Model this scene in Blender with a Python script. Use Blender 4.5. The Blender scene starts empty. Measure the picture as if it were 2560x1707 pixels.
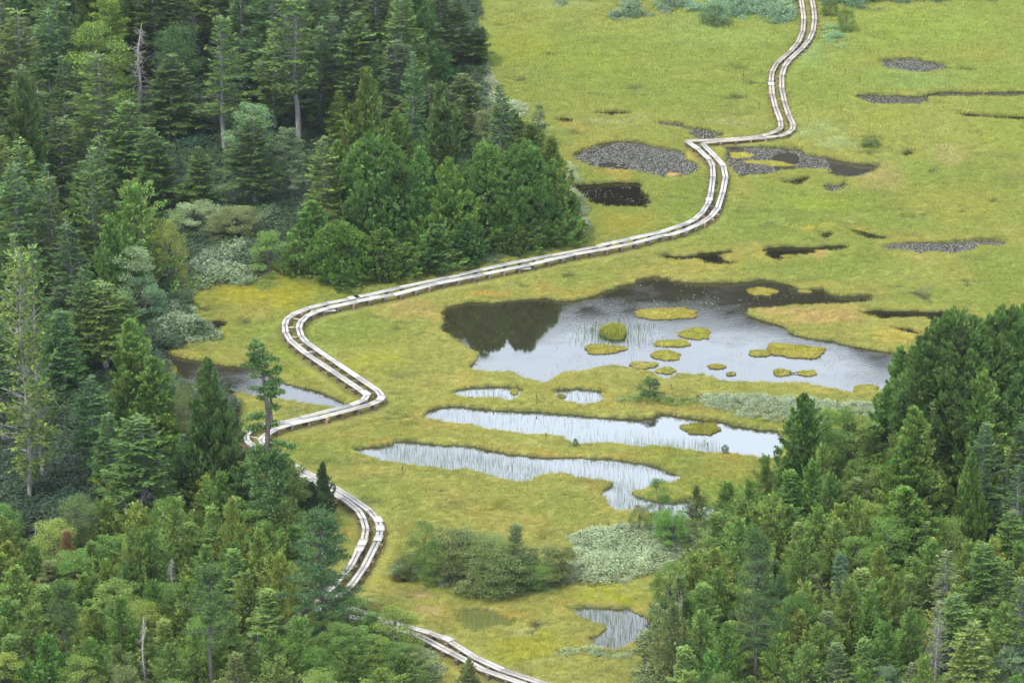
import bpy, math, random
import numpy as np
from mathutils import Vector
C = bpy.context.scene.collection
scene = bpy.context.scene
R = math.radians
# ---------------------------------------------------------------- camera, sky, sun, exposure
CAM_H, PITCH, FPX, PW, PH = 81.0, R(20), 9360.0, 2560.0, 1707.0
cam = bpy.data.objects.new('camera', bpy.data.cameras.new('camera')); C.objects.link(cam)
cam.location = (0, 0, CAM_H); cam.rotation_euler = (R(90)-PITCH, 0, 0)
cam.data.sensor_width = 36; cam.data.lens = FPX/PW*36; cam.data.clip_end = 8000; cam.data.clip_start = 1
scene.camera = cam
scene.view_settings.view_transform = 'Standard'; scene.view_settings.look = 'None'
scene.view_settings.gamma = 1; scene.view_settings.exposure = 0.38
SUN_EL, SUN_AZ = R(52), R(215)      # azimuth clockwise from +Y
w = bpy.data.worlds.new('World'); scene.world = w; w.use_nodes = True
nt = w.node_tree; nt.nodes.clear()
N = lambda t, tree=nt: tree.nodes.new(t)
out = N('ShaderNodeOutputWorld'); bg = N('ShaderNodeBackground'); bg.inputs['Strength'].default_value = 0.085
sky = N('ShaderNodeTexSky'); sky.sky_type = 'NISHITA'; sky.sun_disc = False
sky.sun_elevation = SUN_EL; sky.sun_rotation = SUN_AZ; sky.altitude = 1400
tc = N('ShaderNodeTexCoord'); mp = N('ShaderNodeMapping'); mp.inputs['Scale'].default_value = (2.2, 2.2, 6.5)
cn = N('ShaderNodeTexNoise'); cn.inputs['Scale'].default_value = 1.6; cn.inputs['Detail'].default_value = 7; cn.inputs['Roughness'].default_value = .55
cr = N('ShaderNodeMapRange'); cr.inputs['From Min'].default_value = .36; cr.inputs['From Max'].default_value = .58
cr.inputs['To Min'].default_value = .55
mx = N('ShaderNodeMix'); mx.data_type = 'RGBA'
sx = N('ShaderNodeSeparateXYZ'); bnd = N('ShaderNodeMapRange'); bnd.inputs['From Min'].default_value = .75; bnd.inputs['From Max'].default_value = .38
cl = N('ShaderNodeMix'); cl.data_type = 'RGBA'; cl.inputs[6].default_value = (14.5, 14.8, 15.2, 1); cl.inputs[7].default_value = (26.5, 30.5, 35.5, 1)
L = nt.links
L.new(tc.outputs['Generated'], sx.inputs[0]); L.new(sx.outputs['Z'], bnd.inputs['Value']); L.new(bnd.outputs[0], cl.inputs[0]); L.new(cl.outputs[2], mx.inputs[7]); L.new(tc.outputs['Generated'], mp.inputs['Vector']); L.new(mp.outputs['Vector'], cn.inputs['Vector'])
L.new(cn.outputs['Fac'], cr.inputs['Value']); L.new(cr.outputs['Result'], mx.inputs[0])
L.new(sky.outputs['Color'], mx.inputs[6]); L.new(mx.outputs[2], bg.inputs['Color']); L.new(bg.outputs[0], out.inputs['Surface'])
sd_ = bpy.data.lights.new('sun', 'SUN'); sd_.energy = 3.0; sd_.angle = R(5); sd_.color = (1, .95, .87)
sun = bpy.data.objects.new('sun', sd_); C.objects.link(sun)
dv = Vector((math.sin(SUN_AZ)*math.cos(SUN_EL), math.cos(SUN_AZ)*math.cos(SUN_EL), math.sin(SUN_EL)))
sun.rotation_euler = dv.to_track_quat('Z', 'Y').to_euler(); sun.location = (0, 0, 200)

# ---------------------------------------------------------------- maths helpers
TILES = {0:(0,0,1), 1:(0,0,0), 2:(830,0,0), 3:(1660,0,0), 4:(0,550,0), 5:(830,550,0), 6:(1660,550,0), 7:(0,1107,0), 8:(830,1107,0), 9:(1660,1107,0)}
TS = 900/2352
def src(t, x, y):
    if t == 0: return x, y
    if t == 'D': return x*1.08844, y*1.08844
    o = TILES[t]; return o[0]+x*TS, o[1]+y*TS
def ray(px, py):
    u = (px-PW/2)/FPX; v = -(py-PH/2)/FPX
    return u, math.cos(PITCH)+v*math.sin(PITCH), -math.sin(PITCH)+v*math.cos(PITCH)
def at(px, py, z=0.0):
    dx, dy, dz = ray(px, py); t = (z-CAM_H)/dz
    return dx*t, dy*t
def tw(t, x, y, z=0.0): return at(*src(t, x, y), z)
def poly(*a, z=0.0):
    """a: tile number followed by points, tile numbers may switch on the way"""
    t = None; r = []
    for p in a:
        if isinstance(p, tuple): r.append(tw(t, p[0], p[1], z))
        else: t = p
    return np.array(r)
def height_for(Px, Py, ytop):
    dx, dy, dz = ray(PW/2, ytop)
    return CAM_H + Py*dz/dy
def mpp(py):    # metres per source pixel on the ground at row py
    x0, y0 = at(1280, py); return math.hypot(y0, CAM_H)*math.cos(math.atan((py-PH/2)/FPX))/FPX
def _h(ix, iy, s):
    n = (ix.astype(np.int64)*374761393 + iy.astype(np.int64)*668265263 + s*1442695041) & 0x7fffffff
    n = ((n ^ (n >> 13))*1274126177) & 0x7fffffff
    n = n ^ (n >> 16)
    return (n & 0xffff)/32767.5-1
def vn(x, y, s=0):
    x = np.asarray(x, float); y = np.asarray(y, float)
    ix = np.floor(x); iy = np.floor(y); fx = x-ix; fy = y-iy
    fx = fx*fx*(3-2*fx); fy = fy*fy*(3-2*fy)
    a = _h(ix, iy, s); b = _h(ix+1, iy, s); c = _h(ix, iy+1, s); d = _h(ix+1, iy+1, s)
    return a+(b-a)*fx+(c-a)*fy+(a-b-c+d)*fx*fy
def fbm(x, y, f, s=0, o=3):
    r = 0; a = 1; t = 0
    for k in range(o):
        r = r+a*vn(np.asarray(x)*f*2**k+17.3*k, np.asarray(y)*f*2**k+5.1*k, s+k); t += a; a *= .5
    return r/t
def sstep(a, b, x):
    t = np.clip((x-a)/(b-a), 0, 1); return t*t*(3-2*t)
def inside(P, x, y):
    r = np.zeros(x.shape, bool); n = len(P)
    for i in range(n):
        x1, y1 = P[i]; x2, y2 = P[(i+1) % n]
        if y1 == y2: continue
        c = ((y1 > y) != (y2 > y)) & (x < (x2-x1)*(y-y1)/(y2-y1)+x1); r ^= c
    return r
def sdist(P, x, y):
    d = np.full(x.shape, 1e9); n = len(P)
    for i in range(n):
        ax, ay = P[i]; bx, by = P[(i+1) % n]
        ex, ey = bx-ax, by-ay; l = ex*ex+ey*ey+1e-9
        t = np.clip(((x-ax)*ex+(y-ay)*ey)/l, 0, 1)
        d = np.minimum(d, (x-ax-t*ex)**2+(y-ay-t*ey)**2)
    return np.sqrt(d)*np.where(inside(P, x, y), -1, 1)
def pdist(P, x, y):
    d = np.full(x.shape, 1e9)
    for i in range(len(P)-1):
        ax, ay = P[i][:2]; bx, by = P[i+1][:2]
        ex, ey = bx-ax, by-ay; l = ex*ex+ey*ey+1e-9
        t = np.clip(((x-ax)*ex+(y-ay)*ey)/l, 0, 1)
        d = np.minimum(d, (x-ax-t*ex)**2+(y-ay-t*ey)**2)
    return np.sqrt(d)
def crom(P, step=.4, closed=False):
    P = [np.array(p, float) for p in P]; n = len(P); r = []
    for i in range(n if closed else n-1):
        if closed: p0, p1, p2, p3 = P[i-1], P[i], P[(i+1) % n], P[(i+2) % n]
        else: p0, p1, p2, p3 = P[max(i-1,0)], P[i], P[i+1], P[min(i+2,n-1)]
        k = max(1, int(np.linalg.norm(p2-p1)/step))
        for j in range(k):
            t = j/k
            r.append(.5*((2*p1)+(p2-p0)*t+(2*p0-5*p1+4*p2-p3)*t*t+(3*p1-p0-3*p2+p3)*t**3))
    if not closed: r.append(P[-1])
    return np.array(r)

# ---------------------------------------------------------------- materials
def new_mat(name):
    m = bpy.data.materials.new(name); m.use_nodes = True; t = m.node_tree; t.nodes.clear()
    o = t.nodes.new('ShaderNodeOutputMaterial'); p = t.nodes.new('ShaderNodeBsdfPrincipled')
    t.links.new(p.outputs[0], o.inputs['Surface']); return m, t, p, o
def mixc(t, a, b, fac=1.0, mode='MULTIPLY'):
    n = t.nodes.new('ShaderNodeMix'); n.data_type = 'RGBA'; n.blend_type = mode
    if isinstance(fac, float): n.inputs[0].default_value = fac
    else: t.links.new(fac, n.inputs[0])
    for i, v in ((6, a), (7, b)):
        if isinstance(v, tuple): n.inputs[i].default_value = v
        else: t.links.new(v, n.inputs[i])
    return n.outputs[2]
def foliage_mat(name, base, attr_type='GEOMETRY', attr='lc', objcol=True, trans=.2, rough=.6, spec=.10):
    m, t, p, o = new_mat(name)
    a = t.nodes.new('ShaderNodeAttribute'); a.attribute_name = attr; a.attribute_type = attr_type
    c = mixc(t, a.outputs['Color'], (*base, 1))
    if objcol:
        oi = t.nodes.new('ShaderNodeObjectInfo'); c = mixc(t, c, oi.outputs['Color'])
    if attr_type == 'INSTANCER':
        b = t.nodes.new('ShaderNodeAttribute'); b.attribute_name = 'lc'; c = mixc(t, c, b.outputs['Color'])
    p.inputs['Roughness'].default_value = rough; p.inputs['Specular IOR Level'].default_value = spec
    t.links.new(c, p.inputs['Base Color'])
    tr = t.nodes.new('ShaderNodeBsdfTranslucent'); t.links.new(c, tr.inputs['Color'])
    mx = t.nodes.new('ShaderNodeMixShader'); mx.inputs[0].default_value = trans
    t.links.new(p.outputs[0], mx.inputs[1]); t.links.new(tr.outputs[0], mx.inputs[2]); t.links.new(mx.outputs[0], o.inputs['Surface'])
    return m
def bark_mat(name, c1, c2, sc=9):
    m, t, p, o = new_mat(name)
    tc = t.nodes.new('ShaderNodeTexCoord'); mp = t.nodes.new('ShaderNodeMapping'); mp.inputs['Scale'].default_value = (1, 1, .18)
    n = t.nodes.new('ShaderNodeTexNoise'); n.inputs['Scale'].default_value = sc; n.inputs['Detail'].default_value = 5
    t.links.new(tc.outputs['Object'], mp.inputs[0]); t.links.new(mp.outputs[0], n.inputs['Vector'])
    r = t.nodes.new('ShaderNodeMapRange'); r.inputs['From Min'].default_value = .35; r.inputs['From Max'].default_value = .65
    t.links.new(n.outputs['Fac'], r.inputs['Value'])
    t.links.new(mixc(t, (*c1, 1), (*c2, 1), r.outputs['Result'], 'MIX'), p.inputs['Base Color'])
    p.inputs['Roughness'].default_value = .85; p.inputs['Specular IOR Level'].default_value = .2
    return m
M = {}
M['leaf'] = foliage_mat('foliage', (1, 1, 1))
M['bark'] = bark_mat('grey_bark', (.12, .115, .108), (.28, .27, .255))
M['bark_dark'] = bark_mat('dark_bark', (.05, .042, .04), (.12, .10, .092))
M['bark_dead'] = bark_mat('dead_wood', (.22, .205, .19), (.40, .385, .365))
M['tuft'] = foliage_mat('sedge_blades', (1, 1, 1), 'INSTANCER', 'tint', False, .3, .6, .2)
M['sasa'] = foliage_mat('bamboo_leaves', (1, 1, 1), 'INSTANCER', 'tint', False, .2, .5, .3)

# ---------------------------------------------------------------- mesh accumulator
class Acc:
    def __init__(s): s.v = []; s.f = []; s.c = []; s.n = 0
    def add(s, v, f, c):
        v = np.asarray(v, float).reshape(-1, 3); f = np.asarray(f, int)
        s.v.append(v); s.f.append(f+s.n); s.n += len(v)
        c = np.asarray(c, float)
        s.c.append(np.broadcast_to(c, (len(v), 3)) if c.ndim == 1 else c)
    def diamonds(s, P, D, S, Ln, Wd, col):
        P = np.asarray(P, float); n = len(P)
        if n == 0: return
        Ln = np.broadcast_to(Ln, n)[:, None]; Wd = np.broadcast_to(Wd, n)[:, None]
        m = P+D*Ln*.45
        v = np.stack([P, m+S*Wd*.5, P+D*Ln, m-S*Wd*.5], 1).reshape(-1, 3)
        f = np.arange(n*4).reshape(n, 4)
        col = np.asarray(col, float)
        if col.ndim == 2: col = np.repeat(col, 4, 0)
        s.add(v, f, col)
    def tube(s, pts, rad, sides=6, col=(1,1,1)):
        pts = np.asarray(pts, float); k = len(pts); a = np.linspace(0, 2*np.pi, sides, endpoint=False)
        d = np.gradient(pts, axis=0); d /= np.linalg.norm(d, axis=1)[:, None]+1e-9
        ref = np.array([1., 0, 0]) if abs(d[0][0]) < .8 else np.array([0, 1., 0])
        u = np.cross(d, ref); u /= np.linalg.norm(u, axis=1)[:, None]; v = np.cross(d, u)
        rad = np.asarray(rad, float).reshape(-1, 1, 1)
        V = pts[:, None]+(u[:, None]*np.cos(a)[None, :, None]+v[:, None]*np.sin(a)[None, :, None])*rad
        f = []
        for i in range(k-1):
            for j in range(sides):
                f.append((i*sides+j, i*sides+(j+1) % sides, (i+1)*sides+(j+1) % sides, (i+1)*sides+j))
        s.add(V.reshape(-1, 3), f, col)
    def box(s, c, ux, uy, uz, col=(1,1,1)):
        c = np.array(c, float); ux, uy, uz = map(lambda q: np.array(q, float), (ux, uy, uz))
        V = [c+ux*a+uy*b+uz*d for d in (-1, 1) for b in (-1, 1) for a in (-1, 1)]
        s.add(V, [(0,2,3,1),(4,5,7,6),(0,1,5,4),(2,6,7,3),(0,4,6,2),(1,3,7,5)], col)
    def mesh(s, name, mat, smooth=False):
        v = np.concatenate(s.v); f = np.concatenate(s.f); c = np.concatenate(s.c)
        return make_mesh(name, v, f, mat, c, smooth)
    def build(s, name, mat, parent=None, smooth=False):
        return link(name, s.mesh(name, mat, smooth), parent)
def make_mesh(name, v, f, mat, c=None, smooth=False):
    m = bpy.data.meshes.new(name); k = f.shape[1]
    m.vertices.add(len(v)); m.vertices.foreach_set('co', v.astype(np.float32).ravel())
    m.loops.add(f.size); m.loops.foreach_set('vertex_index', f.astype(np.int32).ravel())
    m.polygons.add(len(f)); m.polygons.foreach_set('loop_start', np.arange(0, f.size, k, dtype=np.int32))
    m.update(calc_edges=True)
    if c is not None:
        a = m.color_attributes.new('lc', 'FLOAT_COLOR', 'POINT')
        a.data.foreach_set('color', np.concatenate([c, np.ones((len(c), 1))], 1).astype(np.float32).ravel())
    if smooth: m.polygons.foreach_set('use_smooth', np.ones(len(f), bool))
    m.materials.append(mat); m.validate(clean_customdata=False); return m
def link(name, mesh, parent=None):
    o = bpy.data.objects.new(name, mesh); C.objects.link(o)
    if parent: o.parent = parent
    return o
def tag(o, label=None, cat=None, group=None, kind=None):
    if label: o['label'] = label
    if cat: o['category'] = cat
    if group: o['group'] = group
    if kind: o['kind'] = kind
    return o
def empty(name, loc): o = bpy.data.objects.new(name, None); C.objects.link(o); o.location = loc; o.empty_display_size = .5; return o
def unit(a): return a/(np.linalg.norm(a, axis=-1, keepdims=True)+1e-9)
HAZE = 0.00009
# ---------------------------------------------------------------- traced outlines (bog pools), unprojected onto the water level
ponds = {}
def pond(name, kind, *a):
    P = crom(poly(*a), .6, True); T = np.roll(P, -1, 0)-np.roll(P, 1, 0); T /= np.linalg.norm(T, axis=1)[:, None]+1e-9
    ar = np.sum(P[:, 0]*np.roll(P[:, 1], -1)-np.roll(P[:, 0], -1)*P[:, 1]); ny_ = -T[:, 0] if ar > 0 else T[:, 0]      # outward normal, y part
    P = P.copy(); P[:, 1] -= .62*np.clip(-ny_, 0, 1); ponds[name] = (P, kind)     # near banks hide the first water behind them
pond('main', 'ripple', 5, (710,715),(735,650),(720,600),(745,570),(860,545),(900,532),(1040,542),(1200,530),(1300,520),(1400,514),(1500,527),(1580,527),(1680,502),(1800,457),(1900,427),(1970,415),(1985,388),(2100,374),(2230,388), 6, (30,400),(150,405),(300,412),(450,408),(560,402),(640,387),(690,392),(760,410),(830,427),(870,448),(960,452),(1040,452),(1070,480),(1200,500),(1350,497),(1380,505),(1340,520),(1200,537),(1080,547),(900,547),(780,553),(700,560),(600,565),(550,590),(545,630),(620,655),(680,668),(760,693),(812,708),(815,728),(850,750),(950,775),(1100,800),(1250,830),(1400,855),(1500,868),(1600,900),(1600,1040),(1480,1090),(1330,1110),(1230,1118),(1140,1104),(1050,1084),(940,1066),(870,1050),(760,1045),(600,1046),(500,1040),(440,1048),(390,1040),(300,1015),(230,993),(150,988),(70,993),(50,1012),(0,1025), 5, (2140,1020),(2100,993),(1950,965),(1900,948),(1830,930),(1760,945),(1700,965),(1560,980),(1480,1005),(1440,1040),(1400,1050),(1330,1040),(1250,1025),(1190,995),(1100,980),(940,975),(905,962),(940,930),(945,870),(900,845),(850,800),(800,760),(750,735))
pond('long', 'calm', 5, (600,1283),(640,1238),(720,1218),(860,1213),(960,1233),(1100,1248),(1300,1253),(1500,1268),(1700,1288),(1900,1300),(2000,1307),(2110,1302),(2130,1278),(2250,1270), 6, (20,1273),(120,1288),(250,1303),(340,1313),(430,1338),(520,1348),(620,1368),(740,1384),(790,1440),(740,1540),(600,1530),(450,1510),(400,1505),(250,1495),(100,1485), 5, (2200,1475),(2000,1465),(1850,1445),(1700,1440),(1600,1440),(1500,1415),(1400,1390),(1200,1375),(1000,1335),(850,1315),(700,1300))
pond('reed', 'calm', 8, (130,40),(220,30),(320,22),(400,12),(420,-12),(500,-12),(650,8),(900,28),(1000,52),(1200,72),(1350,92),(1500,94),(1650,100),(1800,107),(1950,122),(2080,142),(2150,162),(2200,192),(2260,217),(2265,238),(2200,245),(2130,240),(2100,270),(1960,312),(1945,328),(1990,353),(2050,370),(2150,388),(2230,395), 9, (130,382),(190,370),(240,380),(300,405),(380,420),(425,445),(420,490),(330,490),(200,495),(80,475),(0,440), 8, (2110,440),(2040,435),(1950,420),(1850,410),(1812,402),(1800,378),(1760,332),(1780,308),(1832,282),(1840,262),(1800,237),(1700,218),(1600,208),(1560,183),(1480,168),(1400,182),(1310,217),(1300,235),(1250,235),(1100,215),(1000,190),(900,165),(750,155),(600,140),(400,115),(300,100),(180,65))
pond('small_a', 'calm', 5, (775,1128),(830,1107),(900,1102),(1000,1094),(1150,1090),(1240,1098),(1250,1120),(1210,1155),(1160,1165),(1050,1155),(950,1150),(850,1142))
pond('small_b', 'calm', 5, (1440,1122),(1480,1107),(1600,1107),(1700,1110),(1770,1118),(1785,1150),(1750,1182),(1640,1194),(1550,1184),(1480,1155))
pond('stream', 'ripple', 4, (1045,885),(1100,875),(1200,898),(1350,933),(1450,953),(1600,963),(1700,983),(1850,1062),(1950,1088),(2080,1123),(2180,1163),(2250,1193),(2262,1205),(2210,1215),(2100,1200),(1950,1175),(1800,1150),(1680,1140),(1560,1120),(1500,1095),(1400,1075),(1250,1065),(1160,1045),(1150,990),(1100,950),(1040,925))
pond('puddle', 'dark', 4, (1335,695),(1400,662),(1480,667),(1445,712),(1435,745),(1370,718))
pond('lily_a', 'lily', 2, (1570,1020),(1620,990),(1700,952),(1800,932),(1930,927),(2050,947),(2150,967),(2250,982), 3, (100,990),(140,1000),(150,1040),(215,1070),(240,1100),(210,1140),(100,1162), 2, (2180,1160),(2100,1145),(1950,1118),(1800,1102),(1680,1087),(1600,1055))
pond('dark_a', 'dark', 2, (1555,1218),(1650,1208),(1850,1198),(1990,1193),(2050,1222),(2030,1247),(2070,1290),(2095,1328),(2050,1348),(1900,1348),(1720,1338),(1640,1303),(1590,1250))
pond('lily_b', 'lily', 3, (390,965),(450,960),(580,967),(720,967),(900,982),(920,1012),(1050,1032),(1150,1052),(1280,1072),(1420,1082),(1430,1097),(1370,1122),(1280,1152),(1150,1157),(1070,1147),(1060,1112),(960,1102),(840,1107),(700,1132),(560,1147),(500,1167),(460,1132),(410,1082),(400,1010))
pond('gully_a', 'dark', 3, (740,1185),(850,1182),(960,1162),(920,1192),(880,1212),(800,1197))
pond('lily_c', 'lily', 3, (1030,1232),(1060,1212),(1150,1217),(1190,1192),(1215,1212),(1160,1237),(1090,1252),(1050,1247))
pond('lily_d', 'lily', 3, (1395,405),(1450,397),(1600,387),(1700,402),(1860,437),(1860,460),(1700,477),(1560,472),(1430,457))
pond('lily_e', 'lily', 3, (1255,652),(1300,622),(1450,627),(1650,634),(1800,607),(1900,602),(2100,607),(2420,600),(2420,624),(2100,637),(1900,642),(1750,652),(1690,682),(1500,687),(1290,677))
pond('gully_b', 'dark', 3, (1900,757),(2050,750),(2250,767),(2420,768),(2420,797),(2200,782),(2000,770))
pond('lily_f', 'lily', 6, (1410,180),(1500,157),(1650,152),(1850,152),(2000,137),(2170,137),(2260,152),(2180,162),(2050,167),(2000,192),(1900,207),(1740,197),(1650,212),(1580,187))
pond('dark_b', 'dark', 6, (640,202),(680,182),(830,177),(1000,182),(1150,167),(1230,167),(1180,187),(1000,195),(960,218),(870,222),(850,242),(770,242),(740,260),(680,242))
pond('dark_c', 'dark', 6, (-60,232),(60,240),(200,237),(230,222),(300,217),(440,202),(455,217),(380,242),(400,265),(490,282),(450,289),(360,284),(270,284),(220,254),(60,252))
pond('dark_d', 'dark', 6, (1260,610),(1350,600),(1400,590),(1550,602),(1700,602),(1880,602),(1900,622),(1850,662),(1750,657),(1680,622),(1500,637),(1400,634),(1340,617))
pond('gully_c', 'dark', 6, (1460,710),(1560,708),(1680,738),(1690,752),(1560,724))
pond('lily_g', 'lily', 3, (-60,800),(0,803),(100,813),(160,838),(280,848),(400,885),(380,902),(180,905),(160,872),(60,832),(-60,815))
pond('gully_d', 'dark', 2, (1430,792),(1500,777),(1590,795),(1500,803))
pond('gully_e', 'dark', 2, (1690,742),(1800,733),(1990,745),(1900,756),(1780,752))
pond('green', 'green', 8, (808,1102),(950,1092),(1050,1112),(1120,1147),(1250,1162),(1180,1177),(1080,1182),(1000,1202),(930,1208),(850,1188))
pond('reed_b', 'calm', 8, (1530,1082),(1650,1077),(1800,1082),(1900,1087),(1925,1082),(1960,1107),(2030,1132),(2070,1200),(2040,1262),(1900,1312),(1820,1332),(1720,1332),(1660,1282),(1750,1252),(1800,1202),(1790,1182),(1700,1142),(1600,1107))
pond('green_b', 'green', 8, (2130,922),(2300,915),(2300,965),(2170,962))
pond('gully_f', 'dark', 3, (1200,1502),(1300,1515),(1400,1540),(1500,1548),(1350,1552),(1220,1520))
pond('gully_g', 'dark', 3, (1000,1535),(1080,1520),(1110,1530),(1050,1555))
pond('gully_h', 'dark', 3, (1545,1025),(1600,995),(1645,992),(1600,1030))

# lanes of the boardwalk (centre lines), unprojected at deck height
def lane(z, *a): return poly(*a, z=z)
ZA, ZB = .42, .55
LA = lane(ZA, 3, (893,-20),(906,60),(913,130),(905,210),(868,290),(800,358),(742,405),(706,470),(700,540),(712,640),(732,710),(758,775),(765,828),(735,855),(640,885),(450,905), 0, (1762,349.5),(1716,352))
RA = lane(ZA, 3, (965,-20),(980,60),(985,150),(965,230),(925,290),(862,350),(800,412),(772,480),(768,560),(782,640),(802,710),(826,775),(846,825),(815,865),(740,890),(500,912), 0, (1800,353),(1755,357.5))
LB = lane(ZB, 0, (1717,352.5),(1738,366),(1760,384),(1778,404),(1783,430), 3, (315,1200),(300,1290),(270,1360),(220,1415),(140,1460),(0,1505), 5, (2169,72),(2000,108),(1790,158),(1600,195),(1380,237),(1200,273),(1000,315),(800,365),(600,405),(400,447), 0, (916,738),(870,747),(820,756),(772,768),(733,784),(715,800),(712,820),(720,842),(740,863),(780,893),(830,926),(870,953),(905,976),(918,987),(918,994),(905,1001),(870,1014),(820,1027),(770,1040),(720,1052),(680,1058),(640,1065),(622,1075),(613,1090),(617,1100),(628,1110))
RB = lane(ZB, 0, (1756,358),(1782,384),(1808,412),(1814,440), 3, (398,1180),(375,1290),(350,1360),(290,1425),(200,1475),(100,1515),(0,1542), 5, (2169,97),(2000,143),(1800,185),(1600,218),(1430,258),(1280,292),(1100,327),(900,370),(700,407), 0, (1000,732),(940,743),(870,757),(810,771),(768,788),(750,806),(748,825),(760,848),(790,871),(840,905),(900,945),(935,968),(952,983),(953,995),(945,1004),(905,1014),(850,1029),(800,1042),(740,1055),(690,1070),(665,1085),(652,1097),(658,1108))
LC = lane(ZB, 7, (1640,0),(1720,90),(1850,160),(2010,225),(2100,275),(2200,335),(2290,395),(2352,450), 8, (205,495),(222,560),(208,630),(170,710),(140,770),(100,830),(20,915))
RC = lane(ZB, 7, (1720,0),(1790,60),(1880,120),(1960,165),(2080,225),(2180,285),(2260,328), 8, (100,345),(180,392),(250,440),(298,500),(315,555),(310,605),(270,690),(220,790),(170,870),(110,940))
LD = lane(ZB, 8, (20,915),(-60,990),(-100,1060),(-60,1110),(80,1125),(220,1140),(350,1178),(450,1212),(560,1252),(700,1320),(800,1375),(900,1430),(1000,1482),(1150,1532),(1270,1572),(1420,1625))
RD = lane(ZB, 8, (110,940),(50,990),(20,1035),(60,1070),(150,1085),(240,1108),(330,1142),(450,1182),(600,1222),(750,1278),(850,1340),(950,1402),(1100,1472),(1250,1522),(1400,1570),(1550,1625))
LANES = dict(LA=crom(LA[:-1]), RA=crom(RA[:-1]), LB=crom(LB), RB=crom(RB), LC=crom(LC), RC=crom(RC), LD=crom(LD), RD=crom(RD))
LANES['LA'] = np.vstack([LANES['LA'], LA[-1]]); LANES['RA'] = np.vstack([LANES['RA'], RA[-1]])
ALLP = [crom(p, 1.5) for p in LANES.values()]

# wooded ground and beds of dwarf bamboo
forest = [poly('D', (-500,-400),(1080,-400),(1100,130),(1125,210),(1200,310),(1280,380),(1320,500),(1100,605),(870,650),(720,640),(620,620),(430,665),(430,740),(480,780),(380,815),(390,870),(430,905),(540,900),(560,1010),(690,1100),(740,1200),(720,1300),(830,1390),(880,1450),(990,1530),(1010,1900),(-500,1900)),
          poly('D', (2900,1040),(2120,1050),(1850,1090),(1720,1160),(1590,1180),(1560,1350),(1480,1440),(1470,1568),(1470,1900),(2900,1900))]
sasa_beds = [   # polygon, tint, density, size
    (poly(4, (1180,330),(1300,250),(1500,180),(1700,180),(1730,370),(1600,430),(1450,460),(1250,480),(1240,560),(1280,680),(1400,740),(1470,800),(1300,800),(1100,820),(1050,870),(950,830),(930,650),(1050,560)), (.30,.42,.29), 5, .8),
    (poly(1, (1150,1350),(1500,1250),(1900,1330),(1900,1568),(1300,1620),(1150,1500)), (.16,.27,.19), 4, .9),
    (poly(2, (900,400),(1000,420),(1060,520),(1110,680),(1240,700),(1300,760),(1180,800),(980,700),(930,560)), (.42,.5,.38), 5, .7),
    (poly(2, (1540,1080),(1600,1150),(1660,1350),(1680,1500),(1620,1580),(1500,1620),(1480,1300)), (.38,.48,.34), 5, .6),
    (poly(5, (780,350),(1000,240),(1250,190),(1660,70),(1640,130),(1300,230),(1000,290),(800,360)), (.3,.4,.24), 5, .5),
    (poly(8, (1550,620),(1700,592),(1950,558),(2150,600),(2300,700),(2200,860),(1900,930),(1700,965),(1500,940),(1580,850),(1600,740)), (.38,.50,.36), 7, .55),
    (poly(6, (200,1160),(500,1152),(800,1180),(1000,1192),(1350,1215),(1400,1290),(900,1370),(760,1340),(640,1310),(480,1290),(250,1235)), (.36,.47,.35), 7, .45),
    (poly(7, (-100,100),(700,150),(760,400),(800,700),(300,720),(-100,680)), (.06,.11,.075), 4, 1.0),
    (poly(1, (950,650),(1400,750),(1450,1020),(1150,1050),(1000,850)), (.06,.15,.13), 4, 1.0),
    (poly(8, (-100,1500),(500,1380),(620,1330),(720,1480),(700,1640),(-100,1640)), (.28,.38,.22), 6, .6),
    (poly(8, (370,880),(480,820),(700,880),(950,950),(1300,930),(1480,940),(1400,990),(1100,1000),(850,950),(600,920)), (.3,.42,.27), 7, .45),
    (poly(2, (1150,-60),(2400,-60),(2352,60),(2100,130),(1850,150),(1600,90),(1350,30)), (.24,.36,.25), 4, .8),
    (poly(3, (-100,-60),(870,-60),(880,130),(760,190),(500,130),(300,160),(80,60),(-60,20)), (.22,.38,.26), 4, .75),
    (poly(3, (1000,-60),(2400,-60),(2400,10),(1500,40),(1300,130),(1180,180),(1020,150)), (.14,.27,.17), 4, .8),
    (poly(3, (1010,180),(1150,200),(1220,290),(1150,350),(1020,290)), (.24,.44,.25), 3, .6),
    (poly(8, (1440,1370),(1650,1345),(2000,1370),(2060,1400),(1800,1410),(1500,1400)), (.33,.45,.27), 6, .4),
    (poly(7, (1850,520),(2120,500),(2150,760),(2000,800),(1860,730)), (.36,.44,.34), 6, .6),
    (poly(9, (-60,450),(100,520),(250,600),(200,720),(60,800),(-60,760)), (.34,.46,.36), 5, .6),
    (poly(9, (1650,750),(1950,750),(2000,900),(1700,920)), (.3,.4,.32), 5, .6),
    (poly(5, (1850,1180),(2000,1165),(2352,1180),(2480,1200),(2352,1230),(2000,1225)), (.26,.36,.10), 9, .45),
    (poly(6, (1040,1250),(1120,1225),(1240,1240),(1250,1280),(1060,1290)), (.45,.42,.06), 9, .45),
    (poly(9, (1200,1440),(1700,1430),(2352,1500),(2352,1700),(1200,1700)), (.2,.32,.26), 4, .7)]

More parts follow.
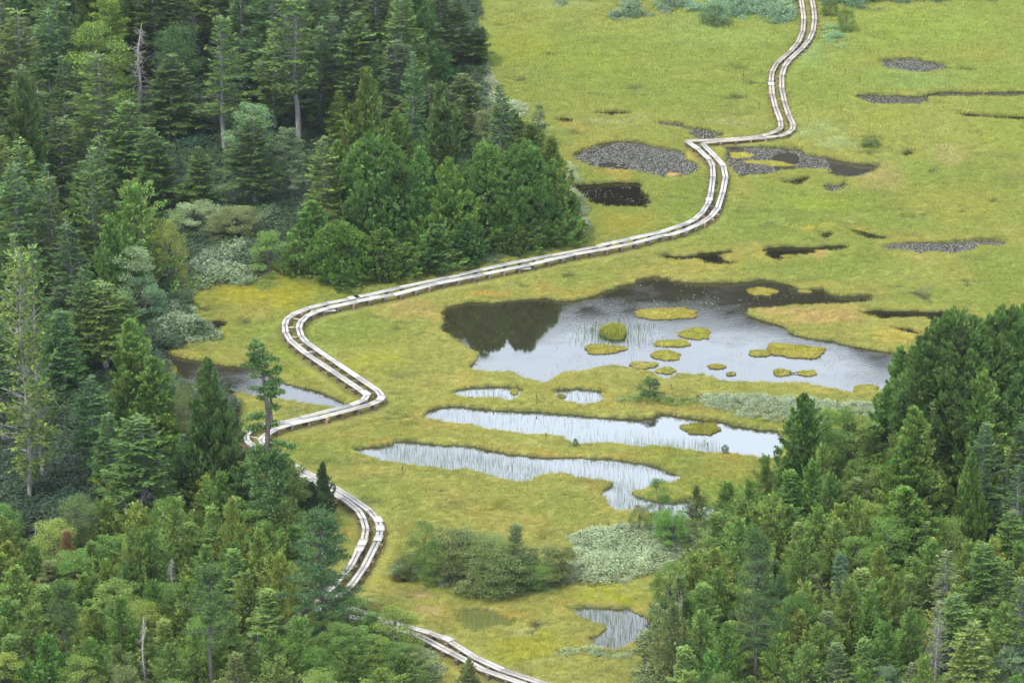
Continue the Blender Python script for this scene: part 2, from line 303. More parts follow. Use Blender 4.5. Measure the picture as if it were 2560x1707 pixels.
# patches where the bog has another plant cover: tile, x, y, rx, ry, colour, strength
patches = [(2,1250,330,330,110,(.34,.36,.035),.8),(2,1700,450,300,120,(.31,.35,.04),.6),(2,1500,60,260,40,(.42,.45,.16),.7),(3,150,230,250,120,(.28,.37,.09),.6),
 (3,960,340,110,110,(.27,.38,.12),.8),(3,1000,450,150,60,(.27,.38,.08),.6),(3,500,270,260,70,(.33,.44,.10),.6),(3,1700,190,520,130,(.27,.36,.045),.7),(3,2050,360,260,70,(.36,.32,.05),.6),
 (3,960,870,260,50,(.36,.42,.15),.6),(3,1120,950,150,30,(.40,.46,.18),.6),(3,1400,1160,220,90,(.44,.36,.12),.6),(3,1850,1030,160,60,(.44,.37,.13),.6),(3,1650,540,400,60,(.24,.36,.09),.6),
 (3,1450,780,200,60,(.33,.38,.04),.5),(3,450,830,260,40,(.42,.40,.15),.5),(3,1000,1350,300,80,(.32,.38,.04),.5),(3,1900,1350,420,150,(.37,.35,.06),.5),(3,480,1000,70,20,(.50,.42,.06),.9),(3,190,1010,70,40,(.50,.40,.06),.8),
 (2,1850,1155,160,30,(.50,.36,.06),.9),(2,1600,860,150,40,(.46,.36,.08),.6),(2,1800,800,300,30,(.42,.42,.16),.6),(2,1950,1450,300,80,(.42,.36,.05),.5),
 (5,1000,500,190,30,(.46,.34,.06),.8),(5,1500,480,250,50,(.42,.33,.06),.5),(5,500,590,260,60,(.44,.35,.09),.6),(5,860,510,60,25,(.28,.36,.04),.7),(5,300,920,260,80,(.38,.38,.035),.5),(5,1080,990,180,25,(.40,.44,.14),.7),(5,1750,1000,300,30,(.38,.38,.09),.5),
 (6,1000,620,350,60,(.46,.36,.10),.8),(6,720,590,120,30,(.50,.36,.12),.7),(6,1500,760,260,60,(.44,.38,.06),.6),(6,200,340,300,60,(.38,.35,.06),.5),(6,980,60,160,18,(.48,.40,.05),.8),(6,1290,80,90,14,(.50,.40,.05),.8),(6,1000,235,120,25,(.46,.36,.10),.7),(6,1700,480,120,50,(.22,.22,.09),.5),
 (4,1700,500,450,120,(.39,.37,.03),.7),(4,2150,1000,260,60,(.32,.36,.035),.5),(4,1900,850,140,60,(.27,.33,.04),.7),(4,1700,410,300,30,(.22,.28,.05),.8),(5,300,1480,140,25,(.38,.30,.05),.8),
 (5,450,1320,150,22,(.22,.24,.04),.8),(8,1700,280,150,60,(.30,.27,.06),.6),(8,1050,440,120,28,(.22,.22,.02),.9),(8,2000,90,300,30,(.38,.28,.05),.5),(5,1500,1545,300,15,(.42,.28,.05),.7),(6,500,1560,300,60,(.36,.30,.05),.5),
 (8,580,1020,160,50,(.26,.24,.06),.8),(8,640,1070,140,22,(.44,.36,.12),.9),(8,1170,1120,110,20,(.46,.30,.04),.9),(8,1250,1330,300,100,(.37,.37,.03),.6),(8,1250,1210,200,40,(.40,.42,.12),.5),(8,1800,1030,300,35,(.36,.38,.03),.7),(8,1000,980,300,40,(.24,.29,.05),.6),
 (8,400,920,160,30,(.32,.32,.02),.5),(8,1300,1460,300,40,(.36,.39,.10),.5),(8,100,600,60,100,(.40,.30,.04),.5),(8,240,840,60,30,(.36,.22,.05),.6),(8,1380,590,60,20,(.24,.23,.06),.8),(8,1680,820,90,60,(.42,.36,.14),.5),(6,250,1240,300,20,(.34,.28,.06),.5),
 (5,2000,1240,200,25,(.34,.27,.06),.5),(9,600,110,90,25,(.24,.28,.02),.8),(4,1250,960,140,60,(.35,.36,.03),.6),(6,1700,400,400,120,(.36,.37,.07),.3),(3,2200,900,260,120,(.36,.40,.05),.4)]
hollows = [(3,1590,1012,55,18),(3,1745,1125,38,18),(3,1330,920,90,18),(3,2050,890,60,14),(3,800,1395,85,11),(3,1650,1420,120,11),(3,1950,1390,60,9),(3,2150,1330,60,11),(3,700,1465,75,9),(6,1500,455,80,12),(6,1690,500,70,28),(6,1700,650,60,15),(6,1180,670,60,18),(6,1300,672,50,12),(6,800,575,60,10),(6,1400,770,50,9),(6,1000,60,60,9),
 (2,1110,180,80,11),(2,1450,375,80,14),(2,1240,540,60,15),(2,1980,590,50,12),(2,1600,880,60,16),(5,1540,365,60,15),(5,2180,235,80,11),(5,1980,270,40,10),(5,560,750,60,11),(5,420,720,50,9),(5,560,940,60,12),(5,440,1320,150,15),(8,400,240,120,12),(8,1320,1220,90,16),(8,1400,595,50,14),(8,1130,1240,60,10),(3,460,465,90,18),(3,580,560,70,26),(3,480,660,120,18),(3,1980,470,80,15),(4,1300,580,80,24),(4,1600,670,40,22),
 (3,1300,1010,90,14),(3,1500,1180,60,9),(3,2000,1180,70,9),(3,1150,1290,70,10),(3,2250,1050,60,11),(3,1800,700,90,10),(6,2000,420,70,10),(6,1850,330,60,9),(6,1300,300,90,9),(2,2100,640,60,10),(2,1700,640,70,10),(5,1250,430,60,9),(5,250,660,60,10),(8,700,330,70,9),(8,1500,330,60,9),(8,300,1010,60,12),(8,1700,1460,80,10)]
_hw = [(*tw(t, a, b), abs(tw(t, a+r1, b)[0]-tw(t, a, b)[0]), abs(tw(t, a, b-r2)[1]-tw(t, a, b)[1])) for t, a, b, r1, r2 in hollows]
def hollow_mask(x, y):
    x = np.asarray(x, float); y = np.asarray(y, float); wx = x+.5*fbm(x, y, 1.1, 141, 2); wy = y+1.1*fbm(x, y, 1.1, 142, 2); m = np.zeros(x.shape)
    for cx, cy, ax, ay in _hw:
        k = (np.abs(x-cx) < ax*2+1) & (np.abs(y-cy) < ay*2+2)
        if k.any(): m[k] = np.maximum(m[k], sstep(1.3, .3, np.sqrt(((wx[k]-cx)/ax)**2+((wy[k]-cy)/ay)**2)))
    return m
def ground_colour(x, y):
    x = np.asarray(x); y = np.asarray(y)
    ys = y*.85
    a = sstep(-.35, .35, fbm(x, ys, .07, 3)); b = sstep(-.1, .4, fbm(x, ys, .10, 11)); c = sstep(0, .6, fbm(x, ys, .3, 23)); d = sstep(.1, .6, fbm(x, ys, .8, 31))
    col = np.array([.215, .265, .030])[None]*(1-a[:, None])+np.array([.29, .298, .048])[None]*a[:, None]
    far = sstep(225, 290, y)
    for mk, cc, s in ((b*(.4+.5*far), (.215, .29, .038), 1), (c*(.6-.2*far), (.35, .30, .055), 1), (d*.25, (.19, .235, .05), .8), (sstep(.1,.6,fbm(x,ys,.5,77))*.12, (.36,.38,.11), 1), (sstep(.22, .55, fbm(x*.3, y*.62, 1., 83))*.55, (.15, .185, .03), 1)):
        col = col+(np.array(cc)[None]-col)*(mk*s)[:, None]
    col = col+(np.array([.36,.36,.13])[None]-col)*.14
    wx = x+.9*fbm(x, y, .5, 41)+.3*fbm(x, y, 2, 43); wy = y+2.2*fbm(x, y, .5, 51)+.8*fbm(x, y, 2, 53)
    for t, px, py, rx, ry, cc, s in patches:
        cx, cy = tw(t, px, py); ax = abs(tw(t, px+rx, py)[0]-cx); ay = abs(tw(t, px, py-ry)[1]-cy)
        r = np.sqrt(((wx-cx)/ax)**2+((wy-cy)/ay)**2)
        col = col+(np.array(cc)[None]*.88-col)*(sstep(1.25, .3, r)*min(1, s*1.25))[:, None]
    col = col+(np.array([.285,.34,.06])[None]-col)*(sstep(225, 295, y)*.5)[:, None]
    col = col+(np.array([.085,.10,.032])[None]-col)*(hollow_mask(x, y)*.92)[:, None]
    return np.array([1.0, .985, 1.28])[None]*col*(1+.08*fbm(x, y, 1.3, 61)[:, None])
# ---------------------------------------------------------------- the ground: one sheet out to the horizon, with the pools sunk in it
def axis(lo, hi, st, far):
    a = np.arange(lo, hi+1e-6, st); o = []; s = st; p = hi
    while p < far: s *= 1.35; p += s; o.append(p)
    i = []; s = st; p = lo
    while p > lo-(far-hi): s *= 1.35; p -= s; i.append(p)
    return np.array(i[::-1]+list(a)+o)
gx = axis(-45, 45, .12, 3000); gy = axis(166, 312, .17, 3200)
X, Y = np.meshgrid(gx, gy); X = X.ravel(); Y = Y.ravel()
WXp = lambda x, y: (x+.14*fbm(x, y, .7, 91, 2)+.03*vn(x*4, y*4, 95), y+.22*fbm(x, y, .7, 92, 2)+.05*vn(x*4, y*4, 96))
def pool_sd(x, y):
    wx, wy = WXp(x, y); sd = np.full(x.shape, 9.); pid = np.full(x.shape, -1)
    for i, (nm, (P, kind)) in enumerate(ponds.items()):
        m = (wx > P[:,0].min()-3) & (wx < P[:,0].max()+3) & (wy > P[:,1].min()-3) & (wy < P[:,1].max()+3)
        idx = np.nonzero(m)[0]
        if len(idx) == 0: continue
        d = sdist(P, wx[idx], wy[idx]); b = d < sd[idx]
        sd[idx[b]] = d[b]; pid[idx[b]] = i
    return sd, pid
def in_forest(x, y, mrg=0):
    r = np.zeros(x.shape, bool)
    for P in forest: r |= inside(P, x, y)
    return r
def top_z(x, y):
    yy = np.asarray(y)
    return .17+.08*fbm(x, yy, .3, 7)+.05*np.maximum(fbm(x, yy, .8, 8), -.3)+.018*fbm(x, yy, 3.2, 9, 2)-.10*sstep(.22, .55, fbm(np.asarray(x)*.3, yy*.62, 1., 83))*.4-.16*hollow_mask(x, y)+.25*sstep(235, 300, yy)*np.maximum(fbm(x, yy*.5, .5, 12), 0)
SD, PID = pool_sd(X, Y)
KSD = np.minimum(SD, 9)
near = (np.abs(X) < 60) & (Y > 120) & (Y < 360)
tz = np.where(near, top_z(X, Y), .25)
dk = np.full(X.shape, 9.)
ii = np.nonzero(near)[0]
for P in ALLP:
    b = (X[ii] > P[:,0].min()-2) & (X[ii] < P[:,0].max()+2) & (Y[ii] > P[:,1].min()-2) & (Y[ii] < P[:,1].max()+2); k = ii[b]
    dk[k] = np.minimum(dk[k], pdist(P, X[k], Y[k]))
tz = tz+(np.minimum(tz, .13)-tz)*sstep(1.0, .35, dk)
Z = -.4+(.4+tz)*sstep(-.16, .12, KSD)
col = ground_colour(X, Y)
bank = sstep(.14, .02, KSD)[:, None]
col = col+(np.array([.075, .075, .03])[None]-col)*bank
rim = (sstep(.2, .4, KSD)*sstep(1.3, .5, KSD)*.45*(.5+.5*fbm(X, Y, .4, 71)))[:, None]
col = col+(np.array([.36, .26, .05])[None]-col)*rim
col = col*.8
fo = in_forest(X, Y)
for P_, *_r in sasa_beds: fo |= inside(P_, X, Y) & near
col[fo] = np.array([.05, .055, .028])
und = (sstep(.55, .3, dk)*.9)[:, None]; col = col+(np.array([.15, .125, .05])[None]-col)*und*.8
nx, ny = len(gx), len(gy)
idx = np.arange(nx*ny).reshape(ny, nx)
F = np.stack([idx[:-1, :-1], idx[:-1, 1:], idx[1:, 1:], idx[1:, :-1]], -1).reshape(-1, 4)
def ground_mat():
    m, t, p, o = new_mat('bog_ground')
    a = t.nodes.new('ShaderNodeAttribute'); a.attribute_name = 'lc'
    g = t.nodes.new('ShaderNodeNewGeometry'); n = t.nodes.new('ShaderNodeTexNoise'); n.inputs['Scale'].default_value = 5; n.inputs['Detail'].default_value = 8; n.inputs['Roughness'].default_value = .7
    t.links.new(g.outputs['Position'], n.inputs['Vector'])
    r = t.nodes.new('ShaderNodeMapRange'); r.inputs['From Min'].default_value = .3; r.inputs['From Max'].default_value = .7; r.inputs['To Min'].default_value = .78; r.inputs['To Max'].default_value = 1.15
    t.links.new(n.outputs['Fac'], r.inputs['Value']); cc = t.nodes.new('ShaderNodeCombineColor')
    for i in range(3): t.links.new(r.outputs[0], cc.inputs[i])
    t.links.new(mixc(t, a.outputs['Color'], cc.outputs[0]), p.inputs['Base Color'])
    b = t.nodes.new('ShaderNodeBump'); b.inputs['Strength'].default_value = .35; b.inputs['Distance'].default_value = .08
    t.links.new(n.outputs['Fac'], b.inputs['Height']); t.links.new(b.outputs[0], p.inputs['Normal'])
    p.inputs['Roughness'].default_value = .95; p.inputs['Specular IOR Level'].default_value = .1
    return m
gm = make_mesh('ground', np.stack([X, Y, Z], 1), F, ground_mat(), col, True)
tag(link('ground', gm), kind='structure')
# interpolation of ground height for planting
def ground_z(x, y):
    x = np.atleast_1d(x); y = np.atleast_1d(y); sd, _ = pool_sd(x, y)
    return -.4+(.4+top_z(x, y))*sstep(-.16, .12, sd)
# ---------------------------------------------------------------- water, one sheet per pool
def water_mat(name, base, ior, bump, sc, rough, stretch=(1, 1, 1), murk=None):
    m, t, p, o = new_mat(name)
    g = t.nodes.new('ShaderNodeNewGeometry'); mp = t.nodes.new('ShaderNodeMapping'); mp.inputs['Scale'].default_value = stretch
    n = t.nodes.new('ShaderNodeTexNoise'); n.inputs['Scale'].default_value = sc; n.inputs['Detail'].default_value = 3
    t.links.new(g.outputs['Position'], mp.inputs[0]); t.links.new(mp.outputs[0], n.inputs['Vector'])
    n2 = t.nodes.new('ShaderNodeTexNoise'); n2.inputs['Scale'].default_value = .35; n2.inputs['Detail'].default_value = 3
    t.links.new(g.outputs['Position'], n2.inputs['Vector'])
    r2 = t.nodes.new('ShaderNodeMapRange'); r2.inputs['From Min'].default_value = .42; r2.inputs['From Max'].default_value = .6
    r2.inputs['To Min'].default_value = .3*bump; r2.inputs['To Max'].default_value = bump
    t.links.new(n2.outputs['Fac'], r2.inputs['Value'])
    b = t.nodes.new('ShaderNodeBump'); b.inputs['Distance'].default_value = .05
    t.links.new(r2.outputs[0], b.inputs['Strength']); t.links.new(n.outputs['Fac'], b.inputs['Height']); t.links.new(b.outputs[0], p.inputs['Normal'])
    if murk: t.links.new(mixc(t, (*base, 1), (*murk, 1), n2.outputs['Fac'], 'MIX'), p.inputs['Base Color'])
    else: p.inputs['Base Color'].default_value = (*base, 1)
    p.inputs['Roughness'].default_value = rough; p.inputs['IOR'].default_value = ior
    return m
WM = dict(ripple=water_mat('rippled_pool_water', (.022, .018, .010), 1.72, .035, 9, .025, (1, .7, 1), (.03, .028, .015)),
          calm=water_mat('still_pool_water', (.03, .03, .02), 2.2, .03, 1.5, .02),
          dark=water_mat('peaty_water', (.012, .010, .006), 1.33, .05, 2, .03),
          lily=water_mat('lily_pool_water', (.045, .042, .032), 1.4, .06, 3, .05),
          green=water_mat('mossy_water', (.10, .11, .012), 1.4, .05, 3, .1, (1, 1, 1), (.13, .14, .03)))
qs = SD[F].min(1) < .0; qi = PID[F[:, 0]]
for i, (nm, (P, kind)) in enumerate(ponds.items()):
    f = F[(SD[F].min(1) < .12) & (qi == i)]
    if len(f) == 0: continue
    u, inv = np.unique(f, return_inverse=True)
    me = make_mesh('pond_water', np.stack([X[u], Y[u], np.zeros(len(u))], 1), inv.reshape(-1, 4), WM[kind], None, True)
    tag(link('pond_water', me), kind='structure')
# ---------------------------------------------------------------- wooded mountainside that closes the valley beyond the marsh (seen only in the pools)
hx = np.sort(np.concatenate([np.linspace(-1300, 1300, 60), np.linspace(-120, 130, 100)])); prof = np.array([0, .03, .12, .3, .5, .7, .85, .95, 1.0, .97, .9]); hy = np.linspace(430, 1100, 11); hy[8] = 700+60
elev = np.interp(hx, [-1300, -400, -70, -58, -51, -25, -14, -7, 10, 28, 54, 71, 79, 130, 400, 1300], [19.5, 21.5, 21.4, 21.3, 20.5, 20.5, 20.6, 20.1, 19.7, 19.6, 19.85, 20.1, 20.7, 20.8, 20.6, 19])
top = (760-225)*np.tan(np.radians(elev))+fbm(hx, hx*0, .03, 5)*.8+fbm(hx, hx*0, .2, 6)*.8
HV = np.array([[x, y, -1+p*(t+1)+(fbm([x], [y], .01, 2)[0]*9 if 0 < j < 8 else 0)] for j, (y, p) in enumerate(zip(hy, prof)) for x, t in zip(hx, top)])
hid = np.arange(160*11).reshape(11, 160); HF = np.stack([hid[:-1, :-1], hid[:-1, 1:], hid[1:, 1:], hid[1:, :-1]], -1).reshape(-1, 4)
hm, t_, p_, o_ = new_mat('distant_wooded_slope'); n_ = t_.nodes.new('ShaderNodeTexNoise'); n_.inputs['Scale'].default_value = .15; n_.inputs['Detail'].default_value = 8
g_ = t_.nodes.new('ShaderNodeNewGeometry'); t_.links.new(g_.outputs['Position'], n_.inputs['Vector'])
t_.links.new(mixc(t_, (.03, .045, .02, 1), (.07, .09, .04, 1), n_.outputs['Fac'], 'MIX'), p_.inputs['Base Color']); p_.inputs['Roughness'].default_value = 1; p_.inputs['Specular IOR Level'].default_value = 0
tag(link('mountain_slope', make_mesh('mountain_slope', HV, HF, hm, None, True)), kind='structure')
# ---------------------------------------------------------------- tree kinds (local size: height 10 m), each a crown mesh and a trunk mesh
UP = np.array([0, 0, 1.])
def leafcol(rng, n, spread=.22, tipmix=None):
    k = 1+rng.normal(0, spread*1.35, n).clip(-.6, .8)
    c = np.stack([k*(1+rng.normal(0, .07, n)), k, k*(1+rng.normal(0, .1, n))], 1)
    return c
def conifer(seed, Rm, bare, gap=.1, dense=1.0, pw=.75, droop=.25, lean=0, top_bare=0, twigs=1.0, split=None):
    """layered fir: whorls of flat boughs carrying side sprays"""
    rng = np.random.default_rng(seed); A = Acc(); T = Acc(); H = 10
    ax = rng.uniform(0, 6.28)
    def tr(z): return np.array([lean*z*.1*math.cos(ax)+.08*math.sin(z*.7+seed), lean*z*.1*math.sin(ax)+.08*math.cos(z*.9+seed), z])
    zs = np.linspace(-.3, H*(1-.01), 16); T.tube([tr(z) for z in zs], [.17*(1-z/H*.93)+.02*(z < .2) for z in zs.clip(0)], 7)
    z = bare*H; k = 0
    while z < H*.97:
        u = (z-bare*H)/(H-bare*H); k += 1
        r = Rm*(1-u)**pw*(.72+.5*(fbm([z], [seed*3.1], .9, seed)[0]*.5+.5))*min(1, .55+u*4)
        nb = rng.integers(4, 7)
        if u > .85: r = max(r, .22)
        a0 = rng.uniform(0, 6.28)
        side = .8+.35*vn(z*.5, seed*1.7, 3)
        for b in range(nb):
            az = a0+b*6.283/nb+rng.normal(0, .22); Lb = r*rng.uniform(.55, 1.12)*(1+.22*math.cos(az-seed)*side)
            dead = rng.random() < gap
            e1 = .08+.75*u+rng.normal(0, .07); e2 = droop*rng.uniform(.6, 1.4)*(1-u*.5)
            d = np.array([math.cos(az), math.sin(az), 0]); s = np.array([-d[1], d[0], 0])
            f = lambda t: tr(z)+d*(Lb*t)[..., None]+UP*(Lb*(e1*t-e2*t*t)+.10*np.maximum(0, t-.75)*Lb)[..., None]
            tt = np.linspace(0, 1, 5); T.tube(f(tt), .028*(1-.8*tt)*(.6+Lb*.4), 3)
            if dead and u < .8:
                q = rng.uniform(.2, 1, 6); 
                for t0 in q: 
                    p0 = f(np.array([t0]))[0]; dd = unit(d*.7+s*rng.choice([-1, 1])*.7+UP*rng.normal(0, .2)); T.tube([p0, p0+dd*Lb*.25], [.012, .004], 3)
                continue
            ts = np.arange(.18, 1.0, .13/max(Lb, .3)); ts = ts[rng.random(len(ts)) < dense]
            if len(ts) == 0: continue
            for sg in (-1, 1):
                tl = (np.minimum(.52*Lb*(1.08-ts)+.10, .62)*rng.uniform(.7, 1.15, len(ts)))*twigs
                P0 = f(ts); td = unit(d*.75+s*sg*.85+UP*rng.normal(-.02, .10, len(ts))[:, None])
                for j in range(3):
                    w = (j+.1)/3; m = tl > .12+.1*j
                    if not m.any(): continue
                    n = m.sum(); P = P0[m]+td[m]*(tl[m]*w)[:, None]+rng.normal(0, .02, (n, 3))
                    D = unit(td[m]+d*rng.normal(.1, .25, n)[:, None]+s*rng.normal(0, .2, n)[:, None]+UP*rng.normal(.10, .16, n)[:, None])
                    S = unit(np.cross(D, UP)+UP*rng.normal(0, .35, n)[:, None])
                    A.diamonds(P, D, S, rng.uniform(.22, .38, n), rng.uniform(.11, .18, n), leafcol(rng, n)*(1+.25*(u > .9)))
        z += rng.uniform(.20, .34)*(1+.5*(rng.random() < .12))
    return A.mesh('crown', M['leaf']), T.mesh('trunk', M['bark'], True), Rm
def flame(A, rng, P, D, Ln, Rd, n, col, ll=.25, lw=.10):
    """a pointed spray: scale-leaf fans all round an axis, turned towards its tip"""
    t = rng.random(n)**.8; a = rng.uniform(0, 6.283, n)
    u = unit(np.cross(D, np.array([.3, .2, .93]))); v = np.cross(D, u)
    rr = Rd*(1-t)**.6*np.sqrt(rng.random(n))*.95
    o = u*np.cos(a)[:, None]+v*np.sin(a)[:, None]
    pts = P+D*(t*Ln)[:, None]+o*rr[:, None]
    d = unit(D*1.0+o*.55+UP*.25+rng.normal(0, .22, (n, 3)))
    S = unit(np.cross(d, rng.normal(0, 1, (n, 3))))
    A.diamonds(pts, d, S, ll*rng.uniform(.7, 1.3, n), lw*rng.uniform(.7, 1.3, n), leafcol(rng, n, .16)*col)
def lobed(seed, Rm, nb=95, per=13, cu=.38, bs=1.0):
    """big rounded cypress: boughs as rounded lobes of pointed sprays with dark gaps between"""
    rng = np.random.default_rng(seed); A = Acc(); T = Acc(); H = 10
    T.tube([(.06*math.sin(z+seed), .06*math.cos(z), z) for z in np.linspace(-.3, 9, 12)], [.24*(1-z/10*.9) for z in np.linspace(0, 9, 12)], 7)
    prof = lambda u: np.sqrt(np.clip(1-((u-cu)/(1.0-cu if False else np.where(np.asarray(u) > cu, 1-cu, cu+.22)))**2, .02, 1))
    for k in range(nb):
        u = (k+rng.random())/nb*.97+.02; az = k*2.4+rng.normal(0, .5); o = np.array([math.cos(az), math.sin(az), 0])
        r = Rm*float(prof(u))*(.86+.22*math.sin(az*2+seed)*math.sin(u*5+seed)); s = rng.uniform(.65, 1.1)*bs; c = o*max(r-s*.6, 0)+UP*(u*9.4)
        T.tube([UP*max(u*9.4-1, 0), c*.5+UP*(u*9.4-.3)*.5, c], [.05, .035, .015], 4); tint = 1+rng.normal(0, .18)
        for q in range(per):
            d = unit(rng.normal(0, 1, 3)*np.array([1, 1, .8])+o*.9+UP*.55); P = c+d*s*np.array([1, 1, .75])*.75
            flame(A, rng, P, unit(d*.7+UP*.7+o*.2), .5*s, .24*s+.05, 44, np.array([tint, tint, tint*.95]), .24, .10)
    m = 2600; u = rng.random(m)*.93; az = rng.uniform(0, 6.283, m); r = Rm*prof(u)*np.sqrt(rng.uniform(.02, .6, m)); o = np.stack([np.cos(az), np.sin(az), az*0], 1)
    d = unit(o*.5+UP*.6+rng.normal(0, .5, (m, 3))); A.diamonds(o*r[:, None]+UP*(u*9.3)[:, None], d, unit(np.cross(d, rng.normal(0, 1, (m, 3)))), .55, .32, leafcol(rng, m, .15)*.9)
    return A.mesh('crown', M['leaf']), T.mesh('trunk', M['bark_dark'], True), Rm
def cypress(seed, Rm, pw=.7, nc=330, lump=.25, base=.0, n=60, up=.9, fl=.62, fr=.27, trunk='bark_dark'):
    rng = np.random.default_rng(seed); A = Acc(); T = Acc(); H = 10
    zs = np.linspace(-.3, H*.95, 12); T.tube([(.06*math.sin(z+seed), .06*math.cos(z), z) for z in zs], [.19*(1-z/H*.9) for z in zs.clip(0)], 7)
    lob = rng.uniform(0, 6.28, 5)
    for k in range(nc):
        u = 1-math.sqrt(rng.random()) if k > 12 else .9+.1*rng.random()
        for _ in range(20):
            u = rng.random() if k > 14 else .88+.12*rng.random()
            if rng.random() < (1-u)**pw+.08 or k <= 14: break
        u = base+(1-base)*u; z = H*u*.97; az = rng.uniform(0, 6.283)
        r = Rm*(1-u)**pw*(1+lump*math.sin(az*2+lob[0]+u*3)+lump*.8*math.sin(az*3+lob[1]-u*7)+lump*.8*math.sin(u*14+lob[2]+az))*min(1, .55+2.2*(u-base)/(1-base))
        inner = rng.random() < .2
        rr = r*(.55 if inner else rng.uniform(.86, 1.04))
        o = np.array([math.cos(az), math.sin(az), 0]); D = unit(o*(.75 if u < .85 else .3)+UP*up+rng.normal(0, .16, 3))
        c = 1+rng.normal(0, .24); c = np.array([c*(1+.12*rng.normal()), c, c])*(.92 if inner else 1)
        sc = (.75+.5*rng.random())*(1 if u < .9 else .75)
        flame(A, rng, o*max(rr-.25, 0)+UP*z, D, fl*sc, fr*sc, n, c)
    m = int(nc*5); u = rng.random(m)*.93; az = rng.uniform(0, 6.283, m); r = Rm*(1-u)**pw*np.minimum(1, .55+2.2*u)*np.sqrt(rng.uniform(.05, .62, m)); o = np.stack([np.cos(az), np.sin(az), az*0], 1)
    d = unit(o*.5+UP*.8+rng.normal(0, .4, (m, 3))); A.diamonds(o*r[:, None]+UP*(u*H*.97)[:, None], d, unit(np.cross(d, rng.normal(0, 1, (m, 3)))), .5, .3, leafcol(rng, m, .15)*.9)
    for k in range(30):
        u = rng.uniform(.1, .8); az = rng.uniform(0, 6.283); r = Rm*(1-u)**pw*.8; o = np.array([math.cos(az), math.sin(az), 0])
        T.tube([UP*H*u, UP*(H*u+.2)+o*r*.5, UP*(H*u+.6)+o*r], [.05, .03, .012], 4)
    return A.mesh('crown', M['leaf']), T.mesh('trunk', M[trunk], True), Rm
def broadleaf(seed, Rm, low=.2, nb=34, ls=.17, flat=.8, n=210, top=1.0, trunk='bark_dark'):
    rng = np.random.default_rng(seed); A = Acc(); T = Acc(); H = 10
    zs = np.linspace(-.3, H*.7, 8); bend = [(.25*math.sin(z*.4+seed), .25*math.cos(z*.5), z) for z in zs]; T.tube(bend, [.16*(1-z/H) for z in zs.clip(0)], 7)
    for k in range(nb):
        u = rng.random()**.8; z = H*(low+(1-low)*u*.93); az = rng.uniform(0, 6.283)
        env = Rm*math.sqrt(max(.02, 1-((u-.38)/.66)**2)); rr = env*rng.uniform(.55, 1)*.9
        c = np.array([math.cos(az)*rr, math.sin(az)*rr, z]); s = rng.uniform(.5, 1.05)*Rm*.36
        st = np.array([0, 0, z*rng.uniform(.45, .75)]); md = (st+c)/2+np.array([0, 0, .2]); T.tube([st, md, c], [.03, .018, .008], 4)
        p = rng.normal(0, 1, (n, 3)); p = unit(p)*(rng.random(n)**.4)[:, None]*np.array([s, s, s*flat*.75])+c
        d = unit((p-c)*1.2+UP*.15+rng.normal(0, .6, (n, 3))); S = unit(np.cross(d, UP+rng.normal(0, .5, (n, 3))))
        A.diamonds(p, d, S, ls*rng.uniform(.7, 1.3, n), ls*.55*rng.uniform(.7, 1.3, n), leafcol(rng, n, .2)*(1+.13*rng.normal()))
    return A.mesh('crown', M['leaf']), T.mesh('trunk', M[trunk], True), Rm
def needle_pine(seed, Rm, bare=.25, layers=11, dark=True, sparse=.0):
    """five-needled pine: separate tufted clumps at the ends of open boughs"""
    rng = np.random.default_rng(seed); A = Acc(); T = Acc(); H = 10
    zs = np.linspace(-.3, H*.96, 14); T.tube([(.12*math.sin(z*.6+seed), .1*math.cos(z*.5), z) for z in zs], [.19*(1-z/H*.85) for z in zs.clip(0)], 7)
    for k in range(layers*5):
        u = (k+rng.random())/(layers*5); z = H*(bare+(1-bare)*u)
        env = Rm*min(1, .6+2*u)*(1-u)**.55*rng.uniform(.55, 1.15)+.15; az = k*2.4+rng.normal(0, .4)
        if rng.random() < sparse: continue
        o = np.array([math.cos(az), math.sin(az), 0]); e = .05+.5*u
        T.tube([UP*z, UP*(z+env*e*.3)+o*env*.5, UP*(z+env*e)+o*env], [.05, .03, .015], 4)
        for q in range(5):
            t = 1-.17*q*rng.uniform(.6, 1.2); c = UP*(z+env*e*t+.1)+o*env*t+np.array([-o[1], o[0], 0])*rng.normal(0, .28)*(1-t+.45)
            n = 46; d = unit(rng.normal(0, 1, (n, 3))*np.array([1, 1, .55])+UP*.75+o*.25)
            p = c+rng.normal(0, .11, (n, 3))*np.array([1.3, 1.3, .6]); S = unit(np.cross(d, rng.normal(0, 1, (n, 3))))
            A.diamonds(p, d, S, .24*rng.uniform(.7, 1.3, n), .055, leafcol(rng, n, .2)*(1+.12*rng.normal()))
    return A.mesh('crown', M['leaf']), T.mesh('trunk', M['bark_dark'], True), Rm
